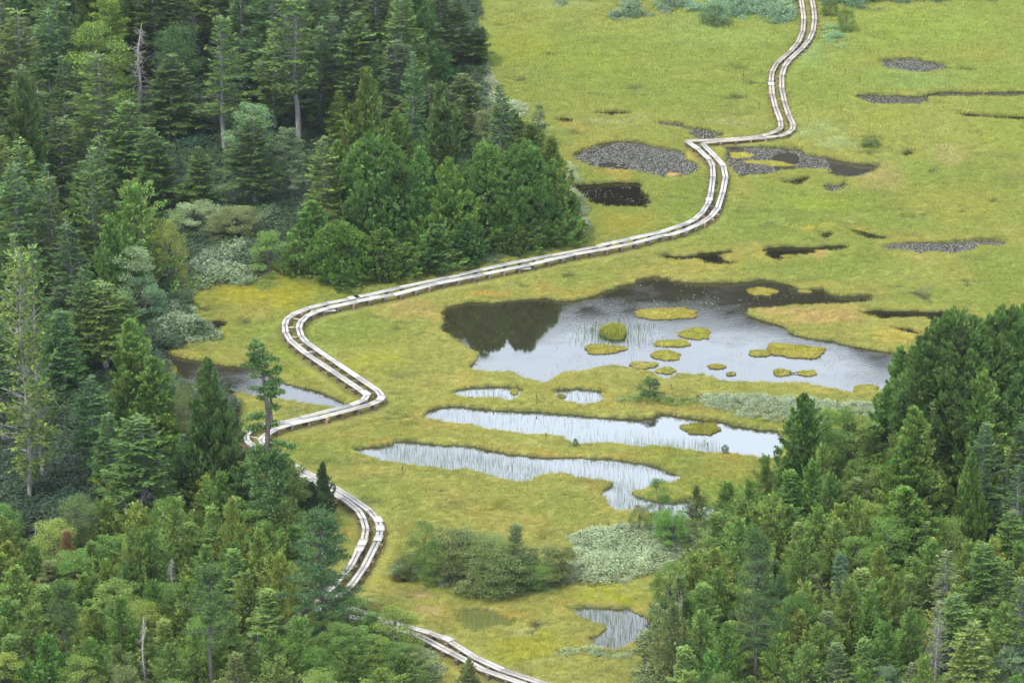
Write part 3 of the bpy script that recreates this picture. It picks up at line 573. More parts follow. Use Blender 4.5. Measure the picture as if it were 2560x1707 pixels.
def snag(seed, twig=40, fork=True, broken=False):
    rng = np.random.default_rng(seed); A = Acc(); T = Acc(); H = 10
    f = lambda z: np.array([.10*math.sin(z*.8+seed), .1*math.cos(z*.6), z])
    zs = np.linspace(-.3, H, 16); T.tube([f(z) for z in zs], [.17*(1-z/H*(.55 if broken else .9)) for z in zs.clip(0)], 7)
    for k in range(twig):
        z = rng.uniform(2.2, 9.3); az = rng.uniform(0, 6.283); Lb = rng.uniform(.3, 1.3)*(1.15-z/H); o = np.array([math.cos(az), math.sin(az), 0])
        p0 = f(z); p1 = p0+o*Lb*.5+UP*rng.normal(.03, .1); p2 = p0+o*Lb+UP*rng.normal(-.05, .2)
        A.tube([p0, p1, p2], [.03, .02, .006], 4)
        for q in range(4):
            a = p0+(p2-p0)*rng.uniform(.35, 1); d = unit(o+rng.normal(0, .7, 3)); A.tube([a, a+d*rng.uniform(.15, .45)], [.011, .004], 3)
    if fork: T.tube([f(7.2), f(7.2)+np.array([.35, 0, 1.1]), f(7.2)+np.array([.45, .1, 2.3])], [.07, .05, .015], 5)
    return A.mesh('branches', M['bark_dead']), T.mesh('trunk', M['bark_dead'], True), 1.0
def windswept(seed=5):
    """tall pine with a tufted leaning top, bare middle and broad low boughs"""
    rng = np.random.default_rng(seed); A = Acc(); T = Acc()
    pts = [(0,0,-.3),(.05,0,2),(0,0,4.2),(.05,0,5.4),(.1,0,6.6),(.0,0,7.6),(-.15,0,8.4),(-.5,0,9.2),(-.75,0,9.9)]
    T.tube(pts, [.21,.18,.16,.15,.14,.12,.09,.06,.03], 8); T.tube([(.05,0,5.6),(.3,.05,6.3),(.32,0,7.3),(.55,.1,8.1),(.85,0,8.6)], [.11,.1,.08,.05,.02], 6)
    f = lambda z: np.array([np.interp(z, [q[2] for q in pts], [q[0] for q in pts]), 0, z])
    def bough(z, az, Lb, e, nt, org=None):
        o = np.array([math.cos(az), math.sin(az), 0]); s = np.array([-o[1], o[0], 0]); p0 = f(z) if org is None else org
        g = lambda t: p0+o*Lb*t+UP*Lb*(e*t-.2*t*t)
        T.tube([g(t) for t in (0, .4, .75, 1)], [.05, .035, .02, .008], 4)
        for q in range(nt):
            t = rng.uniform(.3, 1.03); c = g(t)+s*rng.normal(0, .22)*(1.3-t)*Lb*.6+UP*.04; n = 30
            d = unit(o*.8+rng.normal(0, .75, (n, 3))*np.array([1, 1, .35])+UP*.3); p = c+rng.normal(0, .12, (n, 3))*np.array([1.2, 1.2, .35])
            A.diamonds(p, d, unit(np.cross(d, UP+rng.normal(0, .4, (n, 3)))), .2*rng.uniform(.7, 1.3, n), .075, leafcol(rng, n)*(1+.1*rng.normal()))
    for k in range(60):
        z = 1.7+3.2*rng.random()**.9; bough(z, rng.uniform(0, 6.283), (1.9-.42*(z-2.3))*rng.uniform(.5, 1.2), rng.uniform(-.15, .2), 9)
    for z, az, Lb in ((5.2,0,1.5),(5.0,3.3,1.1),(6.0,3.2,1.1),(5.9,3.0,.8),(6.5,3.25,1.35),(6.45,2.9,.8),(6.9,.1,.5),(6.1,.2,.4),(5.1,.5,1.2),(4.9,5.8,1.3)): bough(z, az, Lb, .02, 12)
    for k in range(24):
        z = rng.uniform(7.1, 9.8); bough(z, rng.uniform(0, 6.283), rng.uniform(.3, .8)*(1.15 if z < 9 else .7), rng.uniform(.1, .7), 4)
    for k in range(9): bough(0, rng.uniform(0, 6.283), rng.uniform(.3, .65), .4, 6, np.array([.3+.5*rng.random(), 0, rng.uniform(7.2, 8.6)]))
    bough(9.2, 0, 1.2, .1, 14); bough(8.9, 3.3, .9, .1, 8)
    return A.mesh('crown', M['leaf']), T.mesh('trunk', M['bark_dark'], True), 2.0
PROTO = {
 'F': [conifer(1, 2.3, .12, .10), conifer(2, 2.0, .22, .14, pw=.65), conifer(3, 2.5, .08, .07, pw=.85), conifer(14, 2.1, .15, .16, pw=.6)],
 'O': [conifer(4, 1.9, .32, .28, .85, .5, .2), conifer(5, 2.2, .38, .2, .8, .45, .15)],            # open crown, bare lower trunk
 'T': [conifer(16, 2.3, .12, .3, .85, .5, .2, twigs=.8), conifer(17, 2.1, .16, .34, .85, .5, .2, twigs=.8)],
 'N': [conifer(6, 1.5, .1, .1, pw=.8), conifer(7, 1.2, .15, .15, pw=.9)],                            # slim
 'G': [conifer(8, 1.6, .25, .75, .7, .6, .1), conifer(9, 1.4, .3, .85, .6, .6, .1)],                 # half dead
 'C': [cypress(11, 2.7, .68, 430, .32, n=64, fr=.3, fl=.75), cypress(12, 3.0, .6, 470, .36, n=64, fr=.3, fl=.75), cypress(13, 2.5, .8, 400, .34, n=64, fr=.28, fl=.8), cypress(15, 2.2, .75, 360, .34, n=60, fl=.8)],
 'R': [lobed(21, 4.0), lobed(22, 3.6, 85, cu=.33), lobed(23, 3.8, 100, cu=.3, bs=.9)],  # broad rounded
 'S': [cypress(31, 3.0, .8, 170, .5, .0, 62, .9, 1.5, .40), cypress(32, 3.6, .7, 190, .5, .0, 60, .8, 1.6, .42), cypress(33, 2.7, .9, 150, .5, .0, 62, 1.0, 1.5, .38), conifer(34, 3.3, .03, .1, 1, .7, .1, twigs=1.3)],  # short scrub
 'B': [broadleaf(41, 3.0, .08, 52), broadleaf(42, 3.6, .03, 62), broadleaf(43, 2.6, .1, 48)],
 'P': [needle_pine(51, 2.4), needle_pine(52, 2.8, .2)],
 'Q': [needle_pine(53, 2.0, .45, 12, True, .35)],
 'D': [snag(61, 80), snag(62, 90, False), snag(63, 60, True, True)],
 'W': [windswept()],
 'H': [broadleaf(71, 4.6, .02, 60, .34, .9, 120), broadleaf(72, 5.2, .0, 54, .38, 1.0, 130)],          # shrub
}
NAMES = dict(F=('fir_tree','tree'), O=('fir_tree','tree'), T=('fir_tree','tree'), N=('fir_tree','tree'), G=('fir_tree','tree'), C=('cypress_tree','tree'), R=('cypress_tree','tree'), S=('cypress_tree','tree'), B=('broadleaf_tree','tree'), P=('pine_tree','tree'), Q=('pine_tree','tree'), D=('dead_tree','dead tree'), W=('pine_tree','tree'), H=('shrub','shrub'))
TINT = dict(dk=(.088,.150,.040), md=(.128,.205,.045), lt=(.172,.262,.060), br=(.16,.26,.04), yl=(.222,.288,.060), bl=(.085,.150,.052), pb=(.17,.27,.135), pa=(.23,.34,.17), ol=(.145,.195,.065), cy=(.130,.232,.050), cd=(.088,.168,.045), rd=(.19,.125,.05), gr=(.175,.225,.08))
prng = random.Random(4); kc = {}
def tree(kind, t, x, top, base, w, tint, label, lean=None):
    px, py = src(t, x, base); _, pt = src(t, x, top); wpx = w*(TS if t not in (0, 'D') else (1 if t == 0 else 1.08844))
    X0, Y0 = at(px, py, .2); h = max(.5, height_for(X0, Y0, pt)-.2); wm = wpx*mpp(py)
    w_f = dict(S=1.3, F=1.28, O=1.15, N=1.2, C=1.12, R=1.08, B=1.2, H=1.1).get(kind, 1); wm *= w_f; h *= 1.1 if kind == 'S' else 1; h, wm = (h*.85, wm*1.4) if 'middle thicket' in label else (h, wm); i = kc.get(kind, 0); kc[kind] = i+1; cr_, tr_, Rr = PROTO[kind][i % len(PROTO[kind])]
    nm, cat = NAMES[kind]
    g = float(ground_z(X0, Y0)[0]); g = max(g, .02)
    e = empty(nm, (X0, Y0, g)); s = wm/2/Rr if Rr != 1.0 else h/10*max(.6, wm/(h*.18)) ; s = max(s, h/10*.45)
    e.scale = (s, s, h/10); e.rotation_euler = (0, 0, 0 if kind == 'W' else prng.uniform(0, 6.28))
    if lean: e.rotation_euler = (0, R(lean), 0)
    c = link(cr_.name, cr_, e); b = link('trunk', tr_, e); j = lambda: 1+prng.uniform(-.13, .13); k = j()*(.84 if kind in 'FONG' else 1)
    tc_ = TINT[tint]; c.color = (tc_[0]*k*j(), tc_[1]*k, tc_[2]*k*j(), 1)
    tag(e, label, cat)
    TREES.append((X0, Y0, wm)); return e
TREES = []
# ---------------------------------------------------------------- every tree: kind, tile, x, top, base, crown width, tint, label
TABLE = '''
F 1 40 -150 850 330 md tall fir cropped by the top left corner of the photo
F 1 150 40 1050 430 md broad mid-green fir nearest the upper left corner, full to the ground
F 1 -30 380 1300 300 dk dark fir half outside the left edge behind the dead pale trunk
D 1 40 690 900 70 md short pale bare trunk poking up at the left edge
F 1 0 830 1750 330 lt light green fir cut by the left edge above the twin-trunk fir
F 1 275 560 1400 460 dk wide dark fir with a thin grey trunk showing down its middle
F 1 370 -100 600 300 dk shaded fir in the deep gap right of the corner firs
B 1 660 125 900 440 lt big round-topped leafy tree with sage green crown, upper left forest
O 1 672 330 1200 400 md open fir whose grey trunk shows under the round leafy crown
P 1 710 -10 650 420 br bright green pine with rounded cloud-like boughs at the top edge
D 1 905 150 780 170 md tall silver-white dead tree with a forked top in the dark gap
O 1 1180 -420 520 420 md tree with a thick dark leaning trunk running off the top edge
B 1 1180 150 700 330 bl blue-green leafy tree behind the silver dead tree
F 1 1130 330 900 480 cd dark layered fir spreading over the shadowy hollow
F 1 1020 -250 600 380 dk tall dark fir rising out of the frame above the silver dead tree
O 1 1462 75 1020 320 md slender fir with a long bare grey trunk beside the shadowy hollow
F 1 1590 -200 720 360 dk dark fir behind the slender bare-trunked one, cut by the top edge
O 1 1942 -30 970 470 md tall fir with a white-streaked trunk and wide flat boughs
F 1 1780 -120 800 420 dk shaded fir wedged behind the white-streaked trunk
N 1 2222 590 950 230 br small bright green pointed fir lit against the dark gap
F 1 2330 60 900 340 md fir with a grey trunk above the big cypress clump
F 1 2190 95 800 300 bl blue-green fir behind the small bright pointed one
F 1 2100 -180 700 400 dk tall dark fir at the top edge right of the white-streaked trunk
B 1 1650 640 1100 300 pb soft blue-green leafy tree just left of the white-streaked trunk base
F 1 1660 740 1370 380 cd broad dark green fir standing in front of the blue-green leafy tree
P 1 1890 850 1330 350 pb pale blue-green pine with drooping tiers right of the dark broad fir
F 1 1310 945 1400 320 md mid-size fir with a crooked dead leader above the bamboo slope
F 1 1000 820 1400 330 md fir with its lower trunk showing, left of the crooked-leader fir
F 1 860 640 1280 420 md wide fir mass directly below the silver dead tree
F 1 1060 1000 1400 220 dk small dark fir squeezed between the two firs over the bamboo slope
F 1 560 1040 1640 350 md long fir with a pale trunk reaching down to the yellow-green tree
F 1 430 760 1500 360 dk dark fir behind the long pale-trunked fir
F 1 150 1130 1800 330 lt light green fir with horizontal tiers near the left edge
D 1 1510 1265 1345 50 md short broken stump with a white splinter above the bamboo
B 1 1280 1310 1530 330 pa pale sage shrub tree at the top of the bamboo slope
B 1 1540 1350 1560 340 gr olive grey round shrub tree beside the pale sage one
F 2 170 60 900 380 md tall fir with a straight grey trunk left of the tree-line corner
F 2 60 -150 600 380 dk dark fir cut by the top edge behind the straight grey trunk
F 2 430 240 960 380 bl blue-green fir with a ragged top and side spike
F 2 590 15 560 380 md layered fir below the top edge near the meadow
F 2 400 -200 500 380 dk shadowed fir running off the top edge left of the meadow
F 2 820 -30 445 350 cd dark flat-tiered fir standing last before the open meadow
F 2 960 170 440 180 dk small dark fir leaning out over the meadow edge
F 2 700 -150 480 330 dk dark fir running off the top beside the meadow-edge fir
F 2 520 620 1000 300 md fir sunk between the ragged blue-green fir and the cypresses
F 2 640 540 1000 320 bl bluish fir above the narrow-topped cypress
C 2 740 650 1010 300 cd dark cypress behind the clump, right of the narrow-topped one
F 2 860 470 900 300 md ragged fir beside the white leafy strip at the meadow edge
N 2 850 640 950 150 ol fir with a rusty brown dying top
B 2 1030 690 990 220 gr thin grey-green tree with a clean white trunk
C 2 1180 730 990 220 md small pointed cypress just right of the white-trunked tree
G 2 1348 675 1000 190 cd spiky dark fir tip standing above the right end of the clump
C 2 1300 820 1200 300 md cypress below the spiky dark fir tip
C 2 1430 900 1400 260 md cypress at the right shoulder of the clump
C 2 420 740 1320 300 cy narrow-topped cypress rising highest in the middle of the clump
C 2 50 930 1560 330 cy cypress at the upper left shoulder of the big clump
R 2 290 890 1640 500 cy broadest cypress of the clump, left of its middle
C 2 580 970 1640 330 cy cypress right of the broadest one, with a pointed tip
C 2 700 870 1400 250 cd bluish cypress half hidden behind the pointed tip
C 2 770 1050 1680 320 cy slim cypress at the centre of the clump above the boardwalk
R 2 1020 950 1620 420 cy full cypress on the right half of the clump
R 2 1260 930 1600 420 cy round cypress at the right end of the clump
C 2 1440 1060 1580 300 cy last cypress on the right, next to the dark square pool
C 2 860 1250 1650 250 cd short cypress in front of the full right-hand one
C 4 2050 -120 320 330 cy cypress on the left flank of the clump above the grass
R 4 2220 20 400 370 cy rounded front cypress at the left end of the clump
C 5 80 280 428 260 cy low cypress in the front row nearest the grass, left
C 5 330 60 385 360 cy front-row cypress touching the boardwalk bend
C 5 500 150 352 260 cy squat front-row cypress beside the middle of the boardwalk
C 5 680 30 322 330 cy front-row cypress with a light green tip over the boardwalk
C 5 880 0 278 300 cd front-row cypress by the black gap in the clump
C 5 1180 -70 212 300 cy front-row cypress right of the black gap
C 5 1400 -100 160 330 cy front-row cypress near the pale leafy strip
C 5 1560 -180 120 200 cy small cypress at the far right foot of the clump
B 4 1760 60 360 230 lt bushy green sapling between the bamboo and the cypress clump
S 4 1930 170 360 220 lt low yellow-green bush at the left foot of the cypress clump
S 1 900 1290 1880 480 lt light green feathery cypress left of the pale sage shrub
C 1 800 1400 1980 300 cy green cypress below the feathery light one
B 4 1090 -10 440 230 yl yellow-green birch-like tree with a thin forked trunk
B 4 860 130 620 320 pa pale silvery leafy tree left of the yellow-green one
B 4 940 370 660 280 pb pale leafy tree below the silvery one, over the bamboo
C 4 760 20 620 300 cy dark green cypress behind the silvery leafy tree
F 4 480 -20 900 420 dk dark fir left of the silvery leafy tree
F 4 690 390 1000 430 md fir with long green tiers right of the twin trunks
F 4 560 300 1000 330 md fir with a sharp tip just behind the long-tiered fir
F 4 820 480 940 260 md fir leaning its tiers toward the silvery bushes
F 4 420 560 1150 380 cd shaded fir between the twin trunks and the long-tiered fir
T 4 200 160 1880 430 md left stem of the twin tall firs with bare silvery trunks
T 4 275 130 1740 380 md right stem of the twin tall firs with bare silvery trunks
F 4 20 620 1500 330 md fir half cut by the left edge beside the twin firs
F 4 130 60 900 330 lt light yellow-green fir top behind the twin trunks
C 4 880 670 1500 430 cy tall feathery cypress with a hooked tip left of the dark stream
C 4 1020 900 1560 380 cy wide cypress whose boughs reach over the head of the stream
C 4 1385 925 1900 360 cd neat dark cone-shaped cypress in front of the stream
C 4 1470 1260 1900 260 cd dark cypress lobe at the foot of the cone-shaped one
B 4 1210 1060 1560 150 ol thin olive shrub between the wide cypress and the dark cone
F 4 940 1270 2010 500 md fir with bright green flat tiers and a dark base
F 4 720 1230 1900 300 dk shaded fir left of the bright-tiered fir
N 4 1210 1380 1900 210 cd slim fir with a straight grey stem before the dark cone
F 4 620 1000 1750 330 cd dark fir in the shade between twin trunks and feathery cypress
W 7 1760 -665 705 420 cd lone wind-torn pine with a tufted top and long bare trunk
B 7 1840 100 600 330 md leafy green tree around the foot of the wind-torn pine
C 7 1600 160 620 300 cd dark low tree left of the wind-torn pine's trunk
C 7 2115 130 470 135 bl small leaning tree hiding part of the boardwalk
P 7 2110 470 1330 580 bl big dark blue-green pine covering the boardwalk's near bend
C 7 2040 260 520 200 bl bush at the foot of the small leaning tree
C 7 885 530 1050 220 lt pointed light green tree left in the young thicket
S 7 1160 435 900 280 lt young tree with bent bare leaders at the top of the thicket
S 7 1390 440 850 230 lt young pointed tree in the middle of the thicket's top row
S 7 1530 440 880 210 yl young tree at the right end of the thicket's top row
S 7 990 620 1000 260 lt rounded bush between the pointed tree and the bent leaders
D 7 1210 470 640 60 md thin white dead leader among the thicket's top row
D 7 1130 745 1010 110 md thin grey dead fir standing in the young thicket
P 7 830 790 1080 220 cd dark small pine under the pointed light green tree
S 7 1350 730 1050 240 lt yellow-tipped young tree right of the thin grey dead fir
Q 7 1390 820 1700 400 bl thin dark pine with a tufted head and bare stem, bottom left
S 7 1530 720 1100 260 lt bushy young tree behind the tufted pine's head
S 7 1700 640 1050 260 lt sapling at the foot of the bare pine trunk
S 7 1830 780 1150 260 yl sapling left of the big blue-green pine
S 7 1620 900 1250 280 lt round young tree between the tufted pine and big blue pine
S 7 1760 980 1350 300 lt broad bush left of the big pine's lower boughs
S 7 1230 950 1330 280 lt feathery young tree left of the tufted pine
S 7 1020 950 1300 240 cy deep green young tree in the middle of the thicket
Q 7 435 930 1620 280 bl dark thin pine with a bare twiggy stem, lower left
S 7 800 1080 1520 300 lt light young tree left of the twisted white dead tree
D 7 950 1130 1680 90 md twisted white dead tree full of curled twigs
D 7 850 1010 1110 60 md short grey dead spike in the lower left thicket
D 7 1690 1215 1500 60 md pale bare post-like dead trunk near the bottom edge
D 7 240 525 760 40 md lone white stick-like dead trunk before the dark bamboo
S 7 450 590 900 170 rd shrub with rust-red autumn leaves by the dark bamboo
S 7 60 690 950 260 yl yellow-green bush at the left edge below the dark bamboo
S 7 230 700 980 260 lt low bush right of the lone white stick
S 7 600 690 960 250 lt low green bush below the dark bamboo bank
S 7 350 780 1040 260 ol olive bush under the rust-red shrub
S 7 120 860 1150 280 yl wide yellow-green bush at the left edge of the thicket
S 7 700 800 1100 230 lt small bush left of the dark small pine
S 7 560 900 1160 260 lt bush above the orange bush
H 7 570 1060 1170 130 rd low orange-brown bush in the lower left thicket
S 7 300 960 1300 300 lt bush left of the dark thin pine
S 7 60 1080 1420 300 lt bush at the left edge in the lower thicket
S 7 230 1120 1500 300 lt round bush beside the dark thin pine's stem
S 7 620 1130 1460 300 lt leafy bush between the dark thin pine and the twisted dead tree
S 7 100 1280 1640 330 cy deep green bush in the bottom left corner
S 7 330 1320 1720 330 cy deep green bush along the bottom edge, left
S 7 600 1330 1700 300 lt light bush along the bottom edge, left of the dead tree
S 7 790 1380 1760 260 ol olive bush at the bottom edge next to the dead tree
S 7 1090 1180 1520 260 lt light bush right of the twisted dead tree
S 7 1120 1370 1720 280 lt bush at the bottom edge right of the twisted dead tree
S 7 1290 1260 1640 260 lt bush in front of the tufted pine's stem
S 7 1520 1180 1560 280 lt bush right of the tufted pine's stem
S 7 1560 1400 1760 280 ol olive bush at the bottom edge near the pale dead post
S 7 1780 1290 1640 260 lt bush just right of the pale dead post
S 7 1960 1190 1560 260 lt young tree under the big blue-green pine
S 7 1830 1440 1740 280 lt bush at the bottom edge right of the pale dead post
B 7 2230 1170 1530 260 cy rounded green bush at the foot of the big pine
B 7 2060 1330 1600 240 cy rounded bush below the big blue-green pine
B 8 140 1180 1480 300 cy round leafy tree beside the lowest boardwalk's upper end
B 8 300 1260 1500 240 lt leafy bush next to the lowest boardwalk
B 8 430 1300 1510 250 md leafy bush sloping down to the lowest boardwalk
B 8 530 1330 1500 220 gr grey-green bush nearest the lowest boardwalk
B 8 30 1180 1500 220 md leafy bush left of the white stake-like stem
D 8 235 1340 1480 30 md small white bare stem among the leafy bushes
B 7 2270 1000 1300 300 cy dark leafy bush filling the right foot of the big blue-green pine
B 7 2120 1080 1380 260 cd low dark bush under the middle of the big blue-green pine
H 8 370 1450 1520 130 yl small yellow leafy shrub near the bottom edge
C 8 895 1400 1650 150 gr small thin fir in front of the lowest boardwalk at the bottom edge
B 8 600 440 860 170 md upright leafy bush at the left end of the middle thicket
B 8 690 560 900 180 lt bright green bush in the left of the middle thicket
B 8 770 460 900 200 gr grey-green scrubby tree with bare tips in the middle thicket
B 8 900 480 920 230 gr scrub tree with a thin bare leader in the middle thicket
B 8 1060 550 960 300 gr widest scrub tree at the centre of the middle thicket
S 8 1200 560 950 230 gr scrub tree with grey dead twigs right of centre
B 8 1370 640 920 230 gr wind-bent scrub fir at the right of the middle thicket
B 8 1510 640 890 150 ol thin ragged fir at the right end of the middle thicket
H 8 510 700 880 160 ol low brownish shrub at the left foot of the middle thicket
H 8 1150 760 970 260 ol low shrub along the front of the middle thicket
H 8 940 780 960 240 gr low grey shrub at the front left of the middle thicket
B 8 1320 740 950 200 lt flat light green bush at the right front of the middle thicket
D 8 1410 650 880 90 md dark bent dead stem in the middle thicket
H 8 450 820 890 90 rd small reddish shrub near the middle thicket
B 5 2075 1020 1165 130 bl tiny round-headed sapling on the bog between the pools
B 8 2130 220 600 170 md small bushy tree by the reedy pool's outlet
B 8 2010 400 600 130 gr thin leafy sapling left of the small bushy tree by the outlet
B 8 2220 430 680 240 cy green bushy tree at the edge of the pale herb bed
S 9 210 320 520 130 gr thin sapling between the two pool tips
R 6 1890 625 1790 780 cd huge rounded cypress-like tree, biggest on the right side
R 6 2200 570 1650 520 cd big tree behind the huge rounded one, at the right edge
R 6 2380 540 1500 420 cd tree in the right edge highest above the meadow
C 6 1520 840 1500 260 cy light-tipped tree on the left shoulder of the huge rounded tree
C 6 1440 1100 1650 300 cy leafy tree below the left shoulder of the huge rounded tree
C 6 905 1150 1800 320 cy pointed tree at the left front of the right forest, by the bright pool
B 6 1200 1215 1750 330 cy round leafy tree right of the pointed one
B 6 1060 1330 1800 240 md leafy tree between the pointed one and the round one
C 6 1600 1240 2080 470 lt broad pyramid-shaped light green tree in the middle of the right forest
F 6 2060 1290 2150 380 cd dark fir in the deep shade right of the light pyramid tree
N 6 2220 1470 2100 180 lt slim light fir with a bare tip near the right edge
F 6 2350 1180 2100 330 cd dark fir at the right edge below the big trees
C 6 2040 1000 1900 400 cy tree filling the shade under the huge rounded tree
C 6 2300 950 1850 330 cd dark tree at the right edge below the top one
C 9 1980 80 780 260 md pointed green tree left of the slim light fir
C 9 1560 300 850 520 cy low spreading boughs at the foot of the light pyramid tree
F 9 1250 220 620 330 md fir with flat tiers left of the light pyramid tree
S 9 1250 420 860 200 lt pointed light green tree left of the broken snag
D 9 1418 445 710 90 md stout broken grey snag with a jagged top
S 9 1000 480 850 260 lt bushy tree two trees left of the broken snag
S 9 870 540 900 230 lt young tree right of the big dark pine's crown
S 9 1120 560 900 260 lt young tree just below the pointed light one
S 9 690 400 800 300 lt bushy tree above the big dark pine
S 9 500 420 760 280 lt bushy tree up-left of the big dark pine
G 9 660 175 420 190 gr grey half-dead bush at the meadow edge
S 9 820 200 560 260 cy bush right of the grey half-dead one
S 9 960 180 560 260 cy leafy bush under the round leafy tree
S 9 1070 260 620 240 md bush left of the flat-tiered fir
S 9 550 290 620 220 lt bush just below the grey half-dead one
P 9 590 605 1620 390 bl big dark blue-green pine with a thick bare trunk at the lower right
P 9 750 870 1250 180 bl small blue-green pine leaning against the big dark pine
P 9 1145 735 1080 170 pb narrow blue-green pine glowing in the light thicket
S 9 340 480 860 260 lt bush above the yellow-green bush line
S 9 330 740 1050 280 yl yellow-green bush left of the big dark pine
S 9 190 760 1050 230 yl yellow-green bush at the thicket's left margin
S 9 100 930 1250 230 ol olive bush on the thicket's left margin
S 9 250 950 1300 280 lt bush left of the dark pine's lower crown
D 9 100 950 1500 50 md thin brown dead fir at the left side of the lower thicket
S 9 60 1130 1560 260 ol brownish bush at the bottom left of the right forest
S 9 230 1160 1560 280 lt light bush left of the dark pine's trunk
S 9 400 1240 1680 260 lt bush at the bottom edge beside the dark pine's trunk
S 9 120 1350 1760 280 lt bush at the bottom edge near the left margin of the right forest
S 9 290 1420 1800 260 cy deep green bush at the bottom edge, right forest
S 9 900 680 1080 260 lt light bush between the small and the narrow blue pines
S 9 960 920 1250 230 ol olive bush right of the small blue-green pine
S 9 1290 840 1200 280 lt bush below the narrow blue-green pine, to its right
S 9 1400 740 1080 220 yl yellow-green bush under the broken snag
S 9 1190 960 1400 300 lt tall bush in the middle of the lower right thicket
S 9 1330 1030 1450 260 lt bush left of the thin brown stem
S 9 1060 1130 1520 260 ol olive bush in the middle of the bottom thicket
S 9 880 1160 1520 280 yl yellowish bush right of the dark pine's trunk
S 9 740 1290 1640 260 yl yellow bush at the foot of the dark pine
S 9 930 1370 1740 300 lt bush at the bottom edge right of the dark pine
S 9 1110 1330 1720 260 ol brown-green bush at the bottom centre of the right forest
S 9 1500 940 1300 180 lt thin tree with a curved brown stem
N 9 1610 730 1010 200 md small tiered fir right of the broken snag
N 9 1515 790 1020 150 lt small light fir left of the tiered one
G 9 1830 690 1200 280 gr half-dead grey fir with bare twigs, right of the small firs
G 9 1770 1010 1700 260 gr tall bare-stemmed dying fir near the bottom right
F 9 1880 970 1550 330 lt fir with fresh green tiers behind the dying bare-stemmed fir
F 9 1990 1150 1780 480 lt wide green fir in front at the bottom right
F 9 2080 640 1180 320 md fir with a dead leaning stick beside it
D 9 2050 720 1120 60 md leaning bare grey stick of a dead tree, right thicket
F 9 2230 740 1280 260 md fir near the right edge above the bent-trunk fir
O 9 2300 850 1640 330 md fir with a bent grey trunk close to the right edge
F 9 2250 420 950 300 md mid-green fir at the right edge, middle height
G 9 2290 130 760 240 cd dark fir with grey twigs at the right edge
N 9 1690 500 900 240 md fir hidden behind the small tiered firs
C 9 1640 560 860 220 cy cypress right of the broken snag's foot
S 9 1590 1150 1560 230 lt bush left of the dying bare-stemmed fir
S 9 1440 1230 1640 280 cy green bush at the bottom, below the curved brown stem
S 9 1290 1300 1700 260 lt bush at the bottom edge right of centre in the right forest
G 9 1610 1420 1760 200 gr small grey-tipped fir at the bottom edge
G 9 1330 1400 1700 190 gr grey dying sapling at the bottom edge
B 9 2280 1330 1700 330 pb pale leafy bush in the bottom right corner
B 9 1450 1440 1720 220 pb pale blue-green bush at the bottom edge
S 9 2200 1120 1560 260 lt bush between the wide green fir and the bent trunk
H 4 800 1330 1560 260 bl dark leafy shrub in the shade under the feathery cypress
H 6 1080 1240 1310 160 yl low yellow herb patch behind the leafy trees
H 3 1350 900 960 130 md dark green tuft of shrub alone on the upper right meadow
H 5 1590 1440 1470 40 bl tiny dark green bush on the strip between the pools
H 6 400 1478 1512 50 bl tiny green bush on the bright pool's near bank
H 3 1190 60 210 130 lt light leafy shrub beside the far boardwalk
H 3 1085 0 110 110 md dark leafy shrub at the top right of the far boardwalk
H 3 330 30 170 200 pb grey-green shrub left of the far boardwalk near the top
'''
for ln in TABLE.strip().split('\n'):
    k, t, x, top, base, wd, tint, lab = ln.split(' ', 7)
    tree(k, int(t), float(x), float(top), float(base), float(wd), tint, lab, lean=3 if 'silver-white dead' in lab else (16 if 'leaning bare grey' in lab else (12 if 'thick dark leaning' in lab else None)))

# trees packed so closely that nothing in the photo tells them apart
frng = random.Random(12)
EXCL = [poly(1, (930,620),(1500,620),(1500,1540),(930,1540)), poly(1, (1850,960),(2060,960),(2060,1500),(1850,1500)), poly('D', (400,520),(690,520),(700,900),(330,900)), poly('D', (-50,1100),(180,1100),(300,1260),(-50,1260))]
def fill(P, n, kinds, tints, h0, h1, w0, w1, label, group, y0, y1, sep, edge, cats):
    lo, hi = P.min(0), P.max(0); c = 0
    for _ in range(6000):
        if c >= n: break
        x, y = frng.uniform(max(lo[0], -50), min(hi[0], 46)), frng.uniform(y0, y1)
        if abs(x) > y*.142+7: continue
        xa, ya = np.array([x]), np.array([y])
        if sdist(P, xa, ya)[0] > -edge: continue
        if pool_sd(xa, ya)[0][0] < 1 or min(pdist(q, xa, ya)[0] for q in ALLP) < 1.6: continue
        if any(inside(X_, xa, ya)[0] for X_ in EXCL): continue
        wm = frng.uniform(w0, w1)
        if min(math.hypot(x-a, (y-b))-.0*w_ for a, b, w_ in TREES) < sep: continue
        h = frng.uniform(h0, h1); kind = frng.choice(kinds); i = frng.randrange(len(PROTO[kind])); cr_, tr_, Rr = PROTO[kind][i]
        e = empty(NAMES[kind][0], (x, y, .12)); s = wm/2/Rr; e.scale = (s, s, h/10); e.rotation_euler = (0, 0, frng.uniform(0, 6.28))
        cc = link('crown', cr_, e); link('trunk', tr_, e); t_ = TINT[frng.choice(tints)]; k = frng.uniform(.85, 1.15); cc.color = (t_[0]*k*frng.uniform(.9,1.1), t_[1]*k, t_[2]*k, 1)
        tag(e, label, cats, group); TREES.append((x, y, wm)); c += 1
fill(forest[0], 75, 'FFFC', ['dk','dk','md','cd'], 8, 11.5, 3.6, 5, 'dark tree packed deep among its like in the dense upper left forest', 'packed trees of the upper left forest', 222, 316, 2.3, 2.0, 'tree')
fill(forest[0], 96, 'SSSB', ['lt','yl','lt','ol','md','cy'], 2.2, 3.6, 2.2, 3.2, 'young green tree in the packed thicket at the lower left', 'packed young trees of the lower left thicket', 166, 198, 1.25, .8, 'young tree')
